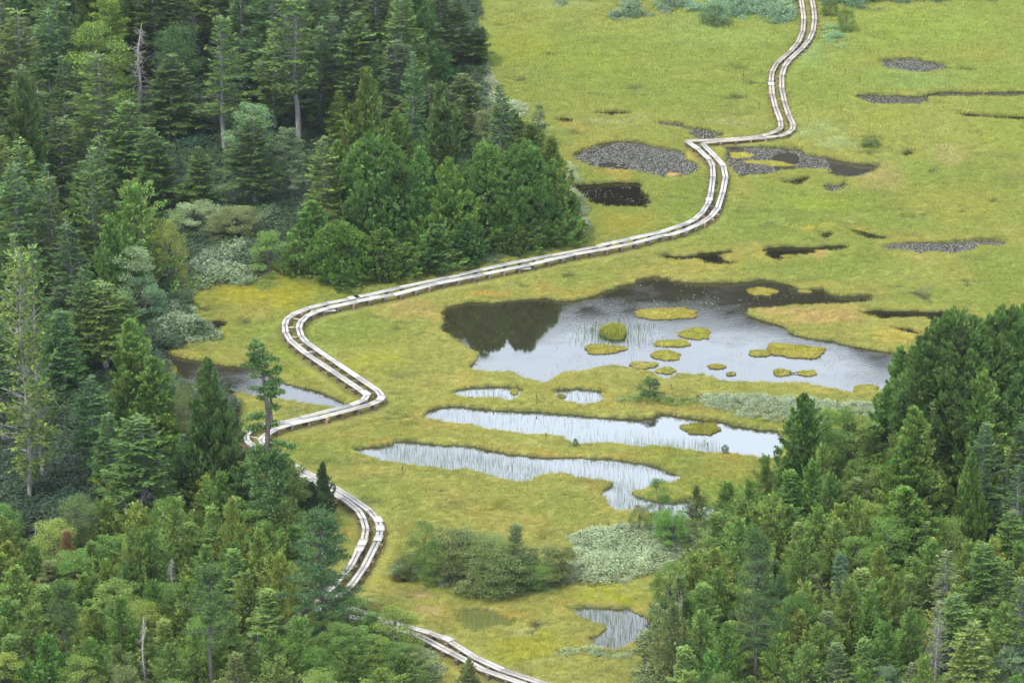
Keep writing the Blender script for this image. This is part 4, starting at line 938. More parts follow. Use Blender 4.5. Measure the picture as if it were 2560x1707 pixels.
fill(forest[1], 102, 'SSSB', ['lt','yl','lt','lt','md','cy'], 2.4, 4.0, 2.2, 3.2, 'young green tree in the packed thicket at the lower right', 'packed young trees of the lower right thicket', 166, 206, 1.3, .8, 'young tree')
# ---------------------------------------------------------------- boardwalks: two planks side by side on sleepers and short posts
def wood(name, a, b):
    m, t, p, o = new_mat(name); tc = t.nodes.new('ShaderNodeTexCoord'); n = t.nodes.new('ShaderNodeTexNoise'); n.inputs['Scale'].default_value = 2.2; n.inputs['Detail'].default_value = 6; n.inputs['Roughness'].default_value = .7
    t.links.new(tc.outputs['Object'], n.inputs['Vector']); oi = t.nodes.new('ShaderNodeObjectInfo')
    r = t.nodes.new('ShaderNodeMapRange'); r.inputs['From Min'].default_value = .3; r.inputs['From Max'].default_value = .7; t.links.new(n.outputs['Fac'], r.inputs['Value'])
    c = mixc(t, (*a, 1), (*b, 1), r.outputs[0], 'MIX'); k = t.nodes.new('ShaderNodeMapRange'); k.inputs['To Min'].default_value = .82; k.inputs['To Max'].default_value = 1.12
    t.links.new(oi.outputs['Random'], k.inputs['Value']); cc = t.nodes.new('ShaderNodeCombineColor'); [t.links.new(k.outputs[0], cc.inputs[i]) for i in range(3)]
    c = mixc(t, c, cc.outputs[0]); c = mixc(t, c, oi.outputs['Color']); t.links.new(c, p.inputs['Base Color']); p.inputs['Roughness'].default_value = .8; p.inputs['Specular IOR Level'].default_value = .3
    return m
M['plank'] = wood('weathered_planks', (.33, .315, .295), (.54, .52, .49)); M['post'] = wood('wet_brown_wood', (.09, .075, .058), (.19, .16, .125))
brng = np.random.default_rng(9)
SHARP = {'LB', 'RB'}
def boardwalk(names, label, tint, zdeck, gapside, group, panels=(), pmat='plank', rungs=None):
    P = np.vstack([LANES[n] if i == 0 else LANES[n][1:] for i, n in enumerate(names)])
    keep = [P[0]]
    for p in P[1:]:
        if np.linalg.norm(p-keep[-1]) > .02: keep.append(p)
    P = np.array(keep); s = np.r_[0, np.cumsum(np.linalg.norm(np.diff(P, axis=0), axis=1))]; Ltot = s[-1]
    pt = lambda d: np.array([np.interp(d, s, P[:, 0]), np.interp(d, s, P[:, 1])])
    root = empty('boardwalk', (*P[0], .25)); tag(root, label, 'boardwalk', group); o0 = np.array([*P[0], .25])
    def put(name, A, mat, col=None):
        ob = link(name, A.mesh(name, mat), root); ob.color = (*col, 1) if col is not None else (1, 1, 1, 1); return ob
    d = 0; boards = []; 
    while d < Ltot-.05:
        l = 3.6
        while l > .9:
            e = min(d+l, Ltot); a, b = pt(d), pt(e); mid = pt((d+e)/2)
            dev = np.linalg.norm(mid-(a+b)/2)
            if dev < .045: break
            l *= .75
        boards.append((d, min(d+l, Ltot))); d += l
    if len(boards) > 50:
        pass
    def nrm(dd):
        a, b = pt(max(dd-.12, 0)), pt(min(dd+.12, Ltot)); t = unit(b-a); return np.array([-t[1], t[0]])
    rest = Acc(); cnt = 0
    for bi, (a, b) in enumerate(boards):
        pa, pb = pt(a), pt(b); t = unit(pb-pa); na, nb = nrm(a) if bi else np.array([-t[1], t[0]]), nrm(b) if b < Ltot-.1 else np.array([-t[1], t[0]])
        nn = np.array([-t[1], t[0]])
        na = na/max(.5, na@nn); nb = nb/max(.5, nb@nn)
        for sg in (-1, 1):
            i0, i1 = sg*.028, sg*(.198+brng.normal(0, .007)); zt = zdeck+brng.normal(0, .008); th = .07; ga = .008
            q = [pa+t*ga+na*i0, pb-t*ga+nb*i0, pb-t*ga+nb*i1, pa+t*ga+na*i1]
            tl = brng.normal(0, .008)
            V = [(*p, zt-(th if lo else 0)+tl*(k in (1, 2))) for lo in (1, 0) for k, p in enumerate(q)]; V = np.array(V)-o0
            f = np.array([(0,3,2,1),(4,5,6,7),(0,1,5,4),(1,2,6,5),(2,3,7,6),(3,0,4,7)])
            if sg < 0: f = f[:, ::-1]
            A = Acc(); A.add(V, f, (1, 1, 1)); cnt += 1
            if cnt <= 99:
                br = np.array(tint)*(1+brng.normal(0, .03)); 
                if brng.random() < .07: br = br*np.array([.9, .86, .8])
                put('plank', A, M[pmat], tuple(br))
            else: rest.add(V, f, (1, 1, 1))
    if rest.n: put('planks', rest, M[pmat], tint)['kind'] = 'stuff'
    for (tt, x, y) in panels:
        c = np.array(tw(tt, x, y, zdeck)); k = np.argmin(np.linalg.norm(P-c, axis=1)); c = P[k]; t = unit(P[min(k+1, len(P)-1)]-P[max(k-1, 0)]); n = np.array([-t[1], t[0]])
        A = Acc(); A.box(np.array([*c, zdeck+.028])-o0, np.array([*t*.38, 0]), np.array([*n*.235, 0]), (0, 0, .018)); put('cover_panel', A, M['plank'], (1.25, 1.25, 1.25))
    # sleepers and posts
    n_s = min(99, int(Ltot/1.15)); 
    for i, dd in enumerate(np.linspace(.25, Ltot-.25, n_s)):
        c = pt(dd); n = nrm(dd); t = np.array([n[1], -n[0]]); A = Acc(); zb = zdeck-.085-.07
        j = brng.normal(0, .05); A.box(np.array([*(c+n*j), zb])-o0, np.array([*n*(.26+brng.random()*.04), 0]), np.array([*t*.07, 0]), (0, 0, .065))
        gz = max(float(ground_z(c[0], c[1])[0])-.1, -.3); hh = (zb-.065-gz)/2+.02
        if hh > .02:
            for sg in (-1, 1):
                A.box(np.array([*(c+n*sg*.16+t*.004), gz+hh-.02])-o0, np.array([*n*.06, 0]), np.array([*t*.062, 0]), (0, 0, hh))
        put('sleeper', A, M['post'], (1, 1, 1) if brng.random() < .8 else (2.2, 1.7, 1.4))
    if rungs:
        Q = LANES[rungs[0]]; m = (Q[:, 0] < tw(4, 2020, 700, .5)[0])
        for k in np.nonzero(m)[0][::4]:
            a = Q[k]; b = P[np.argmin(np.linalg.norm(P-a, axis=1))]; t = unit(b-a); n = np.array([-t[1], t[0]]); A = Acc()
            A.box(np.array([*(a+b)/2, zdeck-.16])-o0, np.array([*(b-a)/2*.7, 0]), np.array([*n*.04, 0]), (0, 0, .03)); put('crossbeam', A, M['post'], (4, 4.2, 4))
    return root
G = 'twin lanes of the boardwalk across the marsh'
boardwalk(['LA'], 'left lane of the far boardwalk, brownish grey, from the top edge to the sharp corner', (.86, .80, .74), ZA, 1, G, [(3,692,545)])
boardwalk(['RA'], 'right lane of the far boardwalk, brownish grey, from the top edge to the sharp corner', (.86, .80, .74), ZA, 1, G)
boardwalk(['LB'], 'upper outer lane of the long white middle boardwalk round the left bend', (1, 1, 1.01), ZB, 1, G, [(3,290,1305),(5,1785,157),(0,884,747),(5,140,485),(5,225,1120)])
boardwalk(['RB'], 'lower inner lane of the long white middle boardwalk beside the big pond', (1.05, 1.05, 1.06), ZB, 1, G, [(5,1430,257),(0,940,743),(5,320,1165)], rungs=['LB'])
boardwalk(['LC'], 'lower left lane of the short curved boardwalk partly hidden by the leaning tree', (.98, .97, .97), ZB, 1, G, [(8,180,690),(8,205,640)])
boardwalk(['RC'], 'outer right lane of the short curved boardwalk with pale cross panels', (.98, .97, .97), ZB, 1, G, [(8,298,500),(8,315,560),(8,300,620)])
boardwalk(['LD'], 'lower lane of the lowest boardwalk running off the bottom edge', (.94, .92, .92), ZB, 1, G)
boardwalk(['RD'], 'upper lane of the lowest boardwalk with one tan panel', (.90, .88, .88), ZB, 1, G, [(8,755,1276)])
# loose old boards
for t, x, y, l, lab in ((4, 2110, 600, 1.6, 'pale discarded board lying in the grass below the boardwalk bend'), (5, 1262, 322, .7, 'short white board end beside the middle boardwalk')):
    c = tw(t, x, y, .3); A = Acc(); A.box((0, 0, .05), (l/2, l*.12, 0), (-.05, .11, 0), (0, 0, .03)); ob = A.build('loose_board', M['plank']); ob.location = (c[0], c[1], .3); tag(ob, lab, 'board')
# ---------------------------------------------------------------- scattering
def scatter(name, proto, pts, rot, scl, tint, label, cat):
    m = bpy.data.meshes.new(name); m.vertices.add(len(pts)); m.vertices.foreach_set('co', np.asarray(pts, np.float32).ravel())
    for nm, ty, d in (('rot', 'FLOAT_VECTOR', rot), ('scl', 'FLOAT_VECTOR', scl), ('tint', 'FLOAT_COLOR', np.concatenate([tint, np.ones((len(tint), 1))], 1))):
        a = m.attributes.new(nm, ty, 'POINT'); a.data.foreach_set('color' if ty == 'FLOAT_COLOR' else 'vector', d.astype(np.float32).ravel())
    ob = link(name, m); tag(ob, label, cat, kind='stuff')
    g = bpy.data.node_groups.new(name, 'GeometryNodeTree')
    g.interface.new_socket('Geometry', in_out='INPUT', socket_type='NodeSocketGeometry'); g.interface.new_socket('Geometry', in_out='OUTPUT', socket_type='NodeSocketGeometry')
    gi = g.nodes.new('NodeGroupInput'); go = g.nodes.new('NodeGroupOutput'); ip = g.nodes.new('GeometryNodeInstanceOnPoints')
    oi = g.nodes.new('GeometryNodeObjectInfo'); oi.inputs['Object'].default_value = proto; oi.inputs['As Instance'].default_value = True
    def na(n_):
        q = g.nodes.new('GeometryNodeInputNamedAttribute'); q.data_type = 'FLOAT_VECTOR'; q.inputs['Name'].default_value = n_; return q.outputs['Attribute']
    er = g.nodes.new('FunctionNodeEulerToRotation'); g.links.new(na('rot'), er.inputs[0])
    g.links.new(gi.outputs[0], ip.inputs['Points']); g.links.new(oi.outputs['Geometry'], ip.inputs['Instance'])
    g.links.new(er.outputs[0], ip.inputs['Rotation']); g.links.new(na('scl'), ip.inputs['Scale']); g.links.new(ip.outputs[0], go.inputs[0])
    md = ob.modifiers.new('scatter', 'NODES'); md.node_group = g; return ob
def tuft_acc(seed, n, rad, h0, h1, wd, lean=.5, A=None, org=None, col=None):
    rng = np.random.default_rng(seed); A = A or Acc()
    p = rng.normal(0, rad, (n, 3)); p[:, 2] = -.02
    if org is not None: p = org.copy(); p[:, 2] -= .02; n = len(p)
    a = rng.uniform(0, 6.283, n); h = rng.uniform(h0, h1, n); l = rng.uniform(.1, lean, n)*h
    o = np.stack([np.cos(a), np.sin(a), a*0], 1); s = np.stack([-np.sin(a), np.cos(a), a*0], 1)*wd*.5
    m = p+o*(l*.35)[:, None]+UP*(h*.6)[:, None]; t = p+o*l[:, None]+UP*(h*.95)[:, None]
    v = np.stack([p-s, p+s, m+s*.8, m-s*.8, t+s*.15, t-s*.15], 1).reshape(-1, 3); b = np.arange(n)[:, None]*6
    f = np.concatenate([b+[0, 1, 2, 3], b+[3, 2, 4, 5]])
    k = np.repeat(1+rng.normal(0, .12, n), 6)[:, None]; c = np.tile(np.array([.8, .8, 1, 1, 1.12, 1.12])[:, None]*np.ones(3), (n, 1))*k
    if col is not None: c = c*np.repeat(col, 6, 0)
    A.add(v, f, c); return A
tuft = bpy.data.objects.new('sedge_tuft', tuft_acc(1, 46, .17, .06, .14, .022, .95).mesh('sedge_tuft', M['tuft']))
grng = np.random.default_rng(77)
n = 560000; yy = grng.uniform(160, 318, n); half = yy*.1407+15; xx = grng.uniform(-1, 1, n)*60
keepn = (np.abs(xx) < half) & ((np.abs(xx) < yy*.1407+4) | (grng.random(n) < .6)); xx, yy = xx[keepn], yy[keepn]
sd, _ = pool_sd(xx, yy); ok = (sd > .06) & ~in_forest(xx, yy); xx, yy, sd = xx[ok], yy[ok], sd[ok]
dkk = np.full(xx.shape, 9.)
for P in ALLP: dkk = np.minimum(dkk, pdist(P, xx, yy))
ok = dkk > .36; xx, yy, sd, dkk = xx[ok], yy[ok], sd[ok], dkk[ok]
zz = -.4+(.4+top_z(xx, yy))*sstep(-.16, .12, sd); zz = np.where(dkk < 1, zz-.05, zz)
far = sstep(225, 285, yy); rough = .75+.35*fbm(xx, yy, .25, 19)+.65*far*(.6+.7*fbm(xx, yy, .12, 29))
rough = rough*np.where(dkk < .7, .6, 1)*grng.uniform(.75, 1.3, len(xx))
tc3 = ground_colour(xx, yy)*(1+grng.normal(0, .15, len(xx)))[:, None]
rimk = (sstep(.1, .25, sd)*sstep(1.0, .3, sd)*.4*(.5+.5*fbm(xx, yy, .4, 71)))[:, None]; tc3 = tc3+(np.array([.42, .33, .07])[None]-tc3)*rimk
s3 = np.stack([1+0*rough, 1+0*rough, rough], 1)*(.85+.4*far)[:, None]
scatter('sedge_grass', tuft, np.stack([xx, yy, zz], 1), np.stack([grng.normal(0, .12, len(xx)), grng.normal(0, .12, len(xx)), grng.uniform(0, 6.28, len(xx))], 1), s3, np.clip(tc3*1.2, 0, .9), 'yellow-green sedge and moss covering the open marsh', 'sedge grass')
# dwarf bamboo
def sasa_acc(seed):
    rng = np.random.default_rng(seed); A = Acc(); n = 85; az = rng.uniform(0, 6.283, n); r = .55*np.sqrt(rng.random(n)); z = rng.uniform(.25, 1, n)*(1-.35*(r/.55)**2)
    P = np.stack([r*np.cos(az), r*np.sin(az), z], 1); a2 = rng.uniform(0, 6.283, n); D = unit(np.stack([np.cos(a2), np.sin(a2), rng.normal(-.05, .35, n)], 1)); S = unit(np.cross(D, UP)+UP*rng.normal(0, .35, n)[:, None])
    A.diamonds(P, D, S, rng.uniform(.18, .32, n), rng.uniform(.06, .10, n), leafcol(rng, n, .4)); return A
sasa = bpy.data.objects.new('bamboo_clump', sasa_acc(3).mesh('bamboo_clump', M['sasa']))
sp, ss, st_ = [], [], []
for P, tint, dens, size in sasa_beds:
    area = abs(np.sum(P[:, 0]*np.roll(P[:, 1], -1)-np.roll(P[:, 0], -1)*P[:, 1]))/2; n = int(area*dens/ (size*size)**.5*1.3)
    lo, hi = P.min(0), P.max(0); bb = np.prod(hi-lo); m = min(int(n*bb/area), 90000); q = grng.uniform(lo-.3, hi+.3, (m, 2)); wq = q+np.stack([.5*fbm(q[:, 0], q[:, 1], .8, 33), 1.0*fbm(q[:, 0], q[:, 1], .8, 34)], 1)
    k = inside(P, wq[:, 0], wq[:, 1]) & (np.abs(q[:, 0]) < q[:, 1]*.15+14) & (q[:, 1] < 318); q = q[k]; sdq, _ = pool_sd(q[:, 0], q[:, 1]); q = q[sdq > .1]
    q = q[fbm(q[:, 0], q[:, 1]*.6, .7, 131) > (-.05 if P[:, 1].mean() > 296 else -.6)]
    if len(q) == 0: continue
    hh = np.minimum(1, .35+np.abs(sdist(P, q[:, 0], q[:, 1]))*.55)*(1+.35*fbm(q[:, 0], q[:, 1], .5, 45))
    sp.append(np.c_[q, ground_z(q[:, 0], q[:, 1])-.05]); ss.append(np.stack([size*np.ones(len(q))]*2+[size*hh*1.15], 1)*grng.uniform(.8, 1.2, (len(q), 1)))
    st_.append((np.array(tint)*np.array([.80,.74,.56]))[None]*(1+grng.normal(0, .12, len(q))+.2*fbm(q[:, 0], q[:, 1], .6, 46))[:, None]*np.array([1, 1, 1])+np.array([.02, .01, -.005])[None]*fbm(q[:, 0], q[:, 1], .4, 47)[:, None])
# forest floor
q = np.concatenate([grng.uniform([-62, 160], [-2, 318], (46000, 2)), grng.uniform([4, 160], [56, 215], (13500, 2))]); q = q[in_forest(q[:, 0], q[:, 1]) & (np.abs(q[:, 0]) < q[:, 1]*.15+14)]
sdq, _ = pool_sd(q[:, 0], q[:, 1]); dq = np.full(len(q), 9.)
for P in ALLP: dq = np.minimum(dq, pdist(P, q[:, 0], q[:, 1]))
q = q[(sdq > .2) & (dq > 1.1)]
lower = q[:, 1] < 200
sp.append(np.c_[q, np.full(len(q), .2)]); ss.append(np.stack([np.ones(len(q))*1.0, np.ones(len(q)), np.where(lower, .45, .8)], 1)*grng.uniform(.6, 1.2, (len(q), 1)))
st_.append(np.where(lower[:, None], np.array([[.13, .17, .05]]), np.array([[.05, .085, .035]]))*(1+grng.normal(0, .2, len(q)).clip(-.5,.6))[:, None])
sp, ss, st_ = np.concatenate(sp), np.concatenate(ss), np.clip(np.concatenate(st_), .01, 1)
dq = np.full(len(sp), 9.)
for P in ALLP: dq = np.minimum(dq, pdist(P, sp[:, 0], sp[:, 1]))
k = dq > .75; sp, ss, st_ = sp[k], ss[k], st_[k]
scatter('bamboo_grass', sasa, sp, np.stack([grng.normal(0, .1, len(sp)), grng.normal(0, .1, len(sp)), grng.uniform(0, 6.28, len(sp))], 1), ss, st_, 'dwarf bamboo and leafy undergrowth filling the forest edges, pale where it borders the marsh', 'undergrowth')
# ---------------------------------------------------------------- reeds standing in the still pools
def in_pool(names, dens, mrg=.15):
    r = []
    for nm in names:
        P = ponds[nm][0]; lo, hi = P.min(0), P.max(0); m = int(np.prod(hi-lo)*dens); q = grng.uniform(lo, hi, (m, 2)); d, pi = pool_sd(q[:, 0], q[:, 1]); r.append(q[d < -mrg])
    return np.concatenate(r)
M['reed'] = foliage_mat('reed_stalks', (1, 1, 1), objcol=False, trans=.1)
def reeds(name, q, h0, h1, wd, label, c=(.18, .22, .12)):
    n_ = len(q); A = Acc(); h = grng.uniform(h0, h1, n_); a = grng.uniform(0, 3.14, n_); P0 = np.c_[q, np.full(n_, -.05)]
    ln = np.stack([grng.normal(0, .05, n_), grng.normal(0, .05, n_), np.ones(n_)], 1); s = np.stack([np.cos(a), np.sin(a)*.4, a*0], 1)*wd/2
    T1 = P0+ln*h[:, None]; v = np.stack([P0-s, P0+s, T1+s*.3, T1-s*.3], 1).reshape(-1, 3)
    A.add(v, np.arange(n_*4).reshape(n_, 4), np.repeat(np.array(c)[None]*(1+grng.normal(0, .25, n_).clip(-.6, .8))[:, None], 4, 0))
    tag(A.build(name, M['reed']), label, 'reeds', kind='stuff')
q = in_pool(['reed'], 56, .1); k = fbm(q[:, 0], q[:, 1], .35, 87)+.25*sstep(-.2, -1.5, -np.abs(q[:, 0])) > -.22
yy0 = at(1280, 1141)[1]; slot = np.abs((q[:, 1]-(tw(8, 1400, 125)[1]-(q[:, 0]-tw(8, 1400, 125)[0])*.45))) < 1.1+.6*vn(q[:, 0]*.5, q[:, 0]*0, 5)
reeds('reeds', q[k & ~(slot & (grng.random(len(q)) < .8))], .2, .5, .013, 'thin grey-green reeds standing in the long lower pool')
q = in_pool(['reed_b', 'green'], 75, .1); reeds('reeds', q, .2, .5, .016, 'reeds standing in the small pool near the right forest')
q = in_pool(['long'], 13, .1); q = q[fbm(q[:, 0], q[:, 1], .25, 89) > .22-.6*sstep(8, -4, q[:, 0])]; reeds('reeds', q, .2, .45, .012, 'sparse reeds standing in the bright middle pool')
q = in_pool(['small_a', 'small_b'], 30, .1); reeds('reeds', q, .15, .4, .016, 'reeds standing in the two small pools above the bright one')
cx, cy = tw(5, 1840, 745); q = grng.normal([cx, cy], [1.3, 1.5], (650, 2)); reeds('reeds', q, .2, .5, .024, 'bog bean stems around the round islet in the big pond', (.10, .17, .04))
q = in_pool(['main'], 2.2, .3); q = q[fbm(q[:, 0], q[:, 1], .3, 88) > .15]; reeds('reeds', q, .1, .3, .016, 'scattered stems poking out of the big pond')
# ---------------------------------------------------------------- floating leaves
mp_, t_, p_, o_ = new_mat('floating_leaf'); a_ = t_.nodes.new('ShaderNodeAttribute'); a_.attribute_name = 'lc'; t_.links.new(a_.outputs['Color'], p_.inputs['Base Color']); p_.inputs['Roughness'].default_value = .3; p_.inputs['Specular IOR Level'].default_value = .8
def pads(q, label, r0=.03, r1=.062, base=(.165, .155, .135)):
    n_ = len(q); a = grng.uniform(0, 6.283, n_); r = grng.uniform(r0, r1, n_); e = grng.uniform(.45, .8, n_); tilt = grng.normal(0, .22, n_)
    k = np.arange(6)/6*2*np.pi+.3; u = np.cos(k)[None]*r[:, None]; v = np.sin(k)[None]*(r*e)[:, None]
    x = q[:, :1]+u*np.cos(a)[:, None]-v*np.sin(a)[:, None]; y = q[:, 1:]+u*np.sin(a)[:, None]+v*np.cos(a)[:, None]; z = .012+.02*grng.random(n_)[:, None]+np.maximum(0, v*tilt[:, None]*1.2)+grng.random((n_, 6))*.006
    V = np.stack([x, y, z], -1).reshape(-1, 3); F6 = np.arange(n_*6).reshape(n_, 6); cc = np.array(base)[None]*(1+grng.normal(0, .25, n_).clip(-.7, .9))[:, None]*np.array([1, 1, 1])
    A = Acc(); A.v.append(V); A.f.append(F6); A.c.append(np.repeat(cc, 6, 0)); A.n = len(V)
    tag(A.build('floating_leaves', mp_), label, 'floating leaves', kind='stuff')
for nm, dens, lab, thr in (('lily_a', 130, 'pale floating leaves covering the round pool left of the sharp boardwalk corner', -.22), ('lily_b', 110, 'pale floating leaves on the long pool right of the boardwalk corner', -.12), ('lily_c', 70, 'floating leaves on the tiny pool below the long leafy one', -.9), ('lily_d', 130, 'grey floating leaves packed in the oval pool at the upper right', -.9), ('lily_e', 60, 'floating leaves on the thin channel at the upper right', -.3), ('lily_f', 120, 'silvery floating leaves on the narrow pool at the right', -.5), ('lily_g', 90, 'grey floating leaves on the sliver of water behind the boardwalk corner', -.9)):
    q = in_pool([nm], dens, .05); q = q[fbm(q[:, 0], q[:, 1]*.6, .5, 101) > thr]
    if nm == 'lily_e': q = q[q[:, 0] < tw(3, 1700, 650)[0]]
    pads(q, lab)
q = in_pool(['dark_a'], 9, .3); pads(q[fbm(q[:, 0], q[:, 1], .6, 111) > .1], 'few white floating leaves on the dark square pool')
q = in_pool(['main'], 3, .3); pads(q[(q[:, 1] > tw(5, 0, 560)[1]) & (fbm(q[:, 0], q[:, 1], .5, 112) > .1)], 'dark weed leaves floating on the far side of the big pond', base=(.10, .14, .08))
# ---------------------------------------------------------------- islets
M['peat'] = (lambda m: (m[2].inputs['Roughness'].__setattr__('default_value', .95), m[0])[1])(new_mat('peat_and_moss'))
t_ = M['peat'].node_tree; a_ = t_.nodes.new('ShaderNodeAttribute'); a_.attribute_name = 'lc'; t_.links.new(a_.outputs['Color'], [x for x in t_.nodes if x.type == 'BSDF_PRINCIPLED'][0].inputs['Base Color'])
M['islet_grass'] = foliage_mat('islet_sedge', (1, 1, 1), objcol=False, trans=.3, rough=.6, spec=.2)
def islet(t, x, y, rx, ry, label, colr=(.34, .33, .07), h=.05, gh=(.05, .13), sq=2.05, skew=0.):
    cx, cy = tw(t, x, y, .1); ax = abs(tw(t, x+rx, y)[0]-cx); ay = abs(tw(t, x, y-ry)[1]-tw(t, x, y+ry)[1])/2-.12; ay = max(ay, .25)
    e = empty('islet', (cx, cy, 0)); k = 56; a = np.arange(k)/k*2*np.pi; sdv = hash((x, y)) % 997
    rad = 1+.24*vn(np.cos(a)*2+sdv, np.sin(a)*2, 3)+.08*vn(np.cos(a)*5+sdv, np.sin(a)*5, 4)+.04*vn(np.cos(a)*11+sdv, np.sin(a)*11, 4)
    ca = np.sign(np.cos(a))*np.abs(np.cos(a))**(2/sq); sa = np.sign(np.sin(a))*np.abs(np.sin(a))**(2/sq)
    rings = [(1.0, -.3), (1.02, .0), (1.03, h*.45), (1.0, h*.8), (.93, h), (.7, h*1.12), (.4, h*1.2), (.02, h*1.22)]; V = []; Cc = []
    base = np.array(colr)
    for i, (s_, z_) in enumerate(rings):
        for j in range(k):
            px_, py_ = ca[j]*rad[j]*ax*s_, sa[j]*rad[j]*ay*s_+skew*ca[j]*ax*s_; V.append((px_, py_, z_+(.02*vn(px_*4+sdv, py_*4, 8) if i > 2 else 0)))
            Cc.append((np.array([.045, .04, .02]) if i < 2 else (base*.4+np.array([.03,.03,.01]) if i == 2 else base*(.6 if i < 5 else .85)))*(1+.15*vn(px_*3+sdv, py_*3, 9)))
    Fq = np.array([(i*k+j, i*k+(j+1) % k, (i+1)*k+(j+1) % k, (i+1)*k+j) for i in range(len(rings)-1) for j in range(k)]); A = Acc(); A.add(V, Fq, np.array(Cc)); A.build('mound', M['peat'], e, True)
    nb = int(ax*ay*3.14*700)+90; r = np.sqrt(grng.random(nb))*1.06; aa = grng.uniform(0, 6.283, nb); qx = np.interp(aa, np.r_[a, 6.2832], np.r_[ca*rad, ca[0]*rad[0]])*r*ax; qy = np.interp(aa, np.r_[a, 6.2832], np.r_[sa*rad, sa[0]*rad[0]])*r*ay
    zq = np.interp(r, [0, .4, .7, .93, 1.0], [h*1.2, h*1.2, h*1.12, h, h*.75]); org = np.stack([qx, qy+skew*qx, zq], 1)
    base = base*.4+np.array([.27,.285,.05])*.6; base = base*.93; cc = base[None]*1.0*(1+.18*fbm(qx+sdv, qy, 1.5, 6))[:, None]*np.array([1, 1, 1])+(np.array([.035, -.01, 0])[None]*sstep(.6, 1, r)[:, None])
    G_ = tuft_acc(int(sdv), nb, 0, gh[0], gh[1], .02, .8, None, org, np.clip(cc, .01, 1)); tag(G_.build('grass', M['islet_grass'], e), kind='stuff'); tag(e, label, 'islet', 'small grassy islets in the pools')
islet(5, 1845, 728, 88, 40, 'round tall-grassed green islet left of centre in the big pond', (.26, .32, .03), .1, (.2, .36))
islet(5, 1765, 836, 130, 32, 'flat two-lobed islet below the round green one in the big pond', (.38, .33, .06), .06)
islet(6, 28, 605, 178, 40, 'long flat islet left of the grassy peninsula in the big pond', (.40, .34, .06))
islet(6, 212, 735, 102, 38, 'oval islet below the long flat one in the big pond', (.34, .34, .04))
islet(6, 60, 797, 104, 27, 'oval islet just lower left of the first oval in the big pond', (.36, .34, .05))
islet(6, 18, 876, 100, 32, 'lemon-shaped islet above the near bank in the big pond', (.37, .34, .06))
islet(5, 2030, 940, 92, 23, 'low islet against the near bank of the big pond', (.38, .35, .08), .06)
islet(5, 2180, 976, 58, 22, 'small islet between the low islet and the near bank', (.35, .34, .07), .06)
islet(6, 343, 950, 57, 18, 'small brown-edged islet in the lower middle of the big pond', (.36, .31, .06), .06)
islet(6, 436, 997, 30, 12, 'tiny clod of an islet close to the near bank', (.28, .27, .08), .06, (.05, .12))
islet(6, 768, 988, 61, 23, 'left one of two small islets joined by a thin log', (.35, .33, .05))
islet(6, 933, 992, 62, 20, 'right one of two small islets joined by a thin log', (.37, .34, .05))
islet(6, 848, 845, 190, 46, 'largest long islet on the right of the big pond', (.38, .34, .05), .07, skew=-.12)
islet(6, 630, 862, 76, 24, 'green tail islet touching the left end of the largest islet', (.33, .33, .05), .06)
islet(6, 632, 463, 96, 28, 'flat islet in the dark far arm of the big pond', (.40, .34, .06), .06)
islet(6, 922, 460, 40, 11, 'very small islet in the dark far arm of the big pond', (.36, .32, .06), .06)
islet(6, 1320, 1096, 80, 34, 'islet by the big trees at the right end of the big pond', (.38, .35, .06))
islet(6, 247, 1356, 120, 46, 'thick mossy islet in the bright middle pool', (.24, .25, .02), .06, (.06, .13))
islet(2, 2225, 1143, 48, 14, 'small tan islet at the lower edge of the round leafy pool', (.46, .32, .12), .16, (.04, .08))
islet(4, 1115, 1000, 42, 60, 'grass hummock in the head of the dark left stream', (.30, .32, .04), .06)
islet(3, 495, 1010, 75, 22, 'yellow mossy islet at the left in the long leafy pool', (.44, .39, .05), .06, (.04, .1))
islet(3, 690, 1062, 140, 17, 'thin green islet splitting the long leafy pool', (.38, .36, .06), .06, (.04, .12), skew=-.3)
islet(5, 1190, 1113, 26, 20, 'small grassy bump in the left small pool', (.34, .34, .05), .06)
islet(5, 1835, 1125, 66, 32, 'grassy islet at the right end of the right small pool', (.36, .34, .05), .06)
islet(5, 1500, 1143, 28, 10, 'low dark clump in the right small pool', (.22, .24, .06), .06)
islet(6, 815, 232, 48, 12, 'small clump in the brown gully above the big pond', (.38, .34, .05), .06)
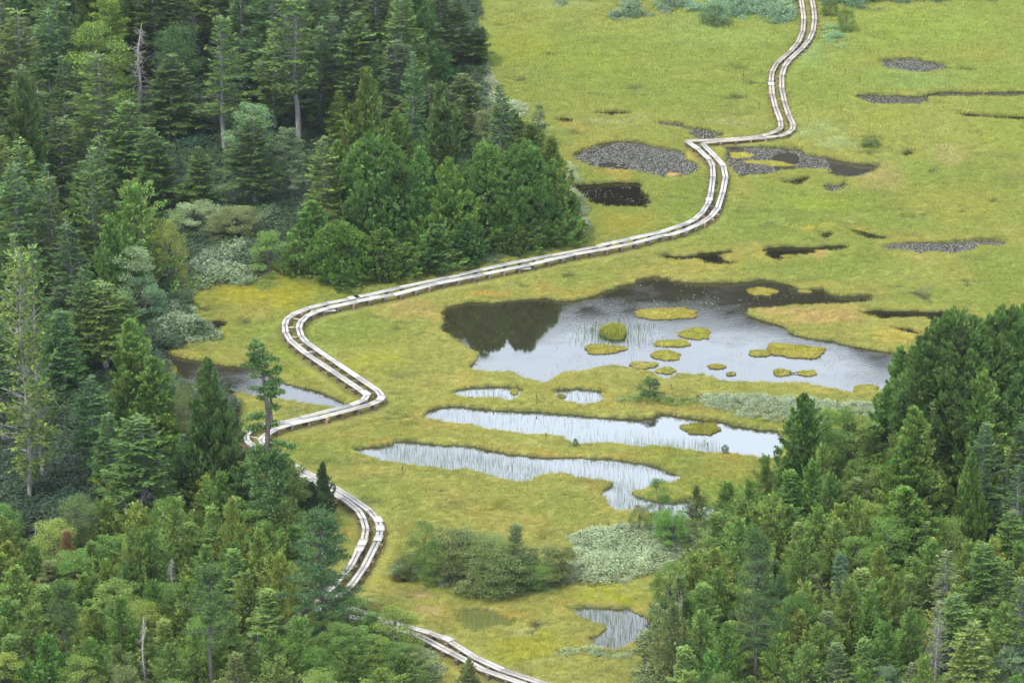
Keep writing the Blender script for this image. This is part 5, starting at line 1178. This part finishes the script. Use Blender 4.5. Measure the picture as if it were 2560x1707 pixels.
# thin dark dead stalks sticking up from the bog
for i, (t, x, y, hgt, lab) in enumerate(((3,518,560,80,'dark dead flower stalk left of the far boardwalk'),(3,620,725,60,'short dark stalk left of the far boardwalk, lower one'),(3,710,780,80,'thick dark stalk touching the far boardwalk'),(3,1132,675,60,'thin stalk left of the upper right channel'),(3,1275,550,50,'thin stalk above the upper right channel'),(3,1182,500,50,'thin stalk nearer the far boardwalk'),
    (8,462,220,70,'single brown stalk on the open bog below the reedy pool'),(8,1805,580,70,'brown stalk above the pale herb bed'),(8,1622,640,60,'dark stalk at the left of the pale herb bed'),(5,1398,1435,50,'brown stalk by the bright pool'),(5,1337,1200,60,'dark stalk between the small pools and the bright pool'),(6,1132,1250,80,'dark knobbed stalk before the yellow herbs'),(6,723,1220,70,'thin stalk in the herb bed above the bright pool'),(6,285,1495,70,'thin stalk in the bright pool below its islet'),(8,2022,770,110,'tall thin grey stem in the pale herb bed'),(8,350,1120,50,'green-brown stalk above the lowest boardwalk'),(5,1055,1160,70,'rusty stalk in the left small pool'),(5,2215,1110,40,'dark stalk right of the tiny sapling'))):
    px_, py_ = tw(t, x, y, .2); h_ = height_for(px_, py_, src(t, x, y-hgt)[1])-.2; A = Acc(); A.tube([(0, 0, -.1), (.02, 0, h_*.5), (-.01, .01, h_)], [.018, .016, .012], 5, (.07, .05, .03)); A.tube([(-.01, .01, h_*.72), (-.01, .01, h_*.85), (0, 0, h_*1.02)], [.015, .05, .012], 6, (.09, .06, .03))
    for q_ in range(3): A.tube([(0, 0, h_*(.3+.15*q_)), (.14*(-1)**q_, .03, h_*(.42+.15*q_))], [.012, .004], 3, (.09, .07, .04))
    ob = A.build('dead_stalk', M['peat']); ob.location = (px_, py_, max(float(ground_z(px_, py_)[0]), -.05)); tag(ob, lab, 'stalk', 'dead stalks standing in the bog')
# stick joining two islets, leaning trunk in the far forest is part of its tree
A = Acc(); a = tw(6, 825, 1000, .05); b = tw(6, 875, 996, .05); A.tube([(a[0], a[1], .08), ((a[0]+b[0])/2, (a[1]+b[1])/2, .05), (b[0], b[1], .1)], [.04, .035, .025], 5, (.06, .045, .03)); tag(A.build('log', M['peat']), 'thin dark log bridging two small islets in the big pond', 'log')
# ---------------------------------------------------------------- thin summer haze
hb = Acc(); hb.box((0, 190, 40.5), (200, 0, 0), (0, 210, 0), (0, 0, 43)); m = bpy.data.materials.new('haze'); m.use_nodes = True; t = m.node_tree; t.nodes.clear()
o_ = t.nodes.new('ShaderNodeOutputMaterial'); v_ = t.nodes.new('ShaderNodeVolumePrincipled'); v_.inputs['Color'].default_value = (.80, .88, 1, 1); v_.inputs['Density'].default_value = HAZE; v_.inputs['Anisotropy'].default_value = .3
t.links.new(v_.outputs[0], o_.inputs['Volume'])
if HAZE > 0: tag(hb.build('haze', m), 'thin bluish summer haze over the valley', 'haze', kind='stuff')
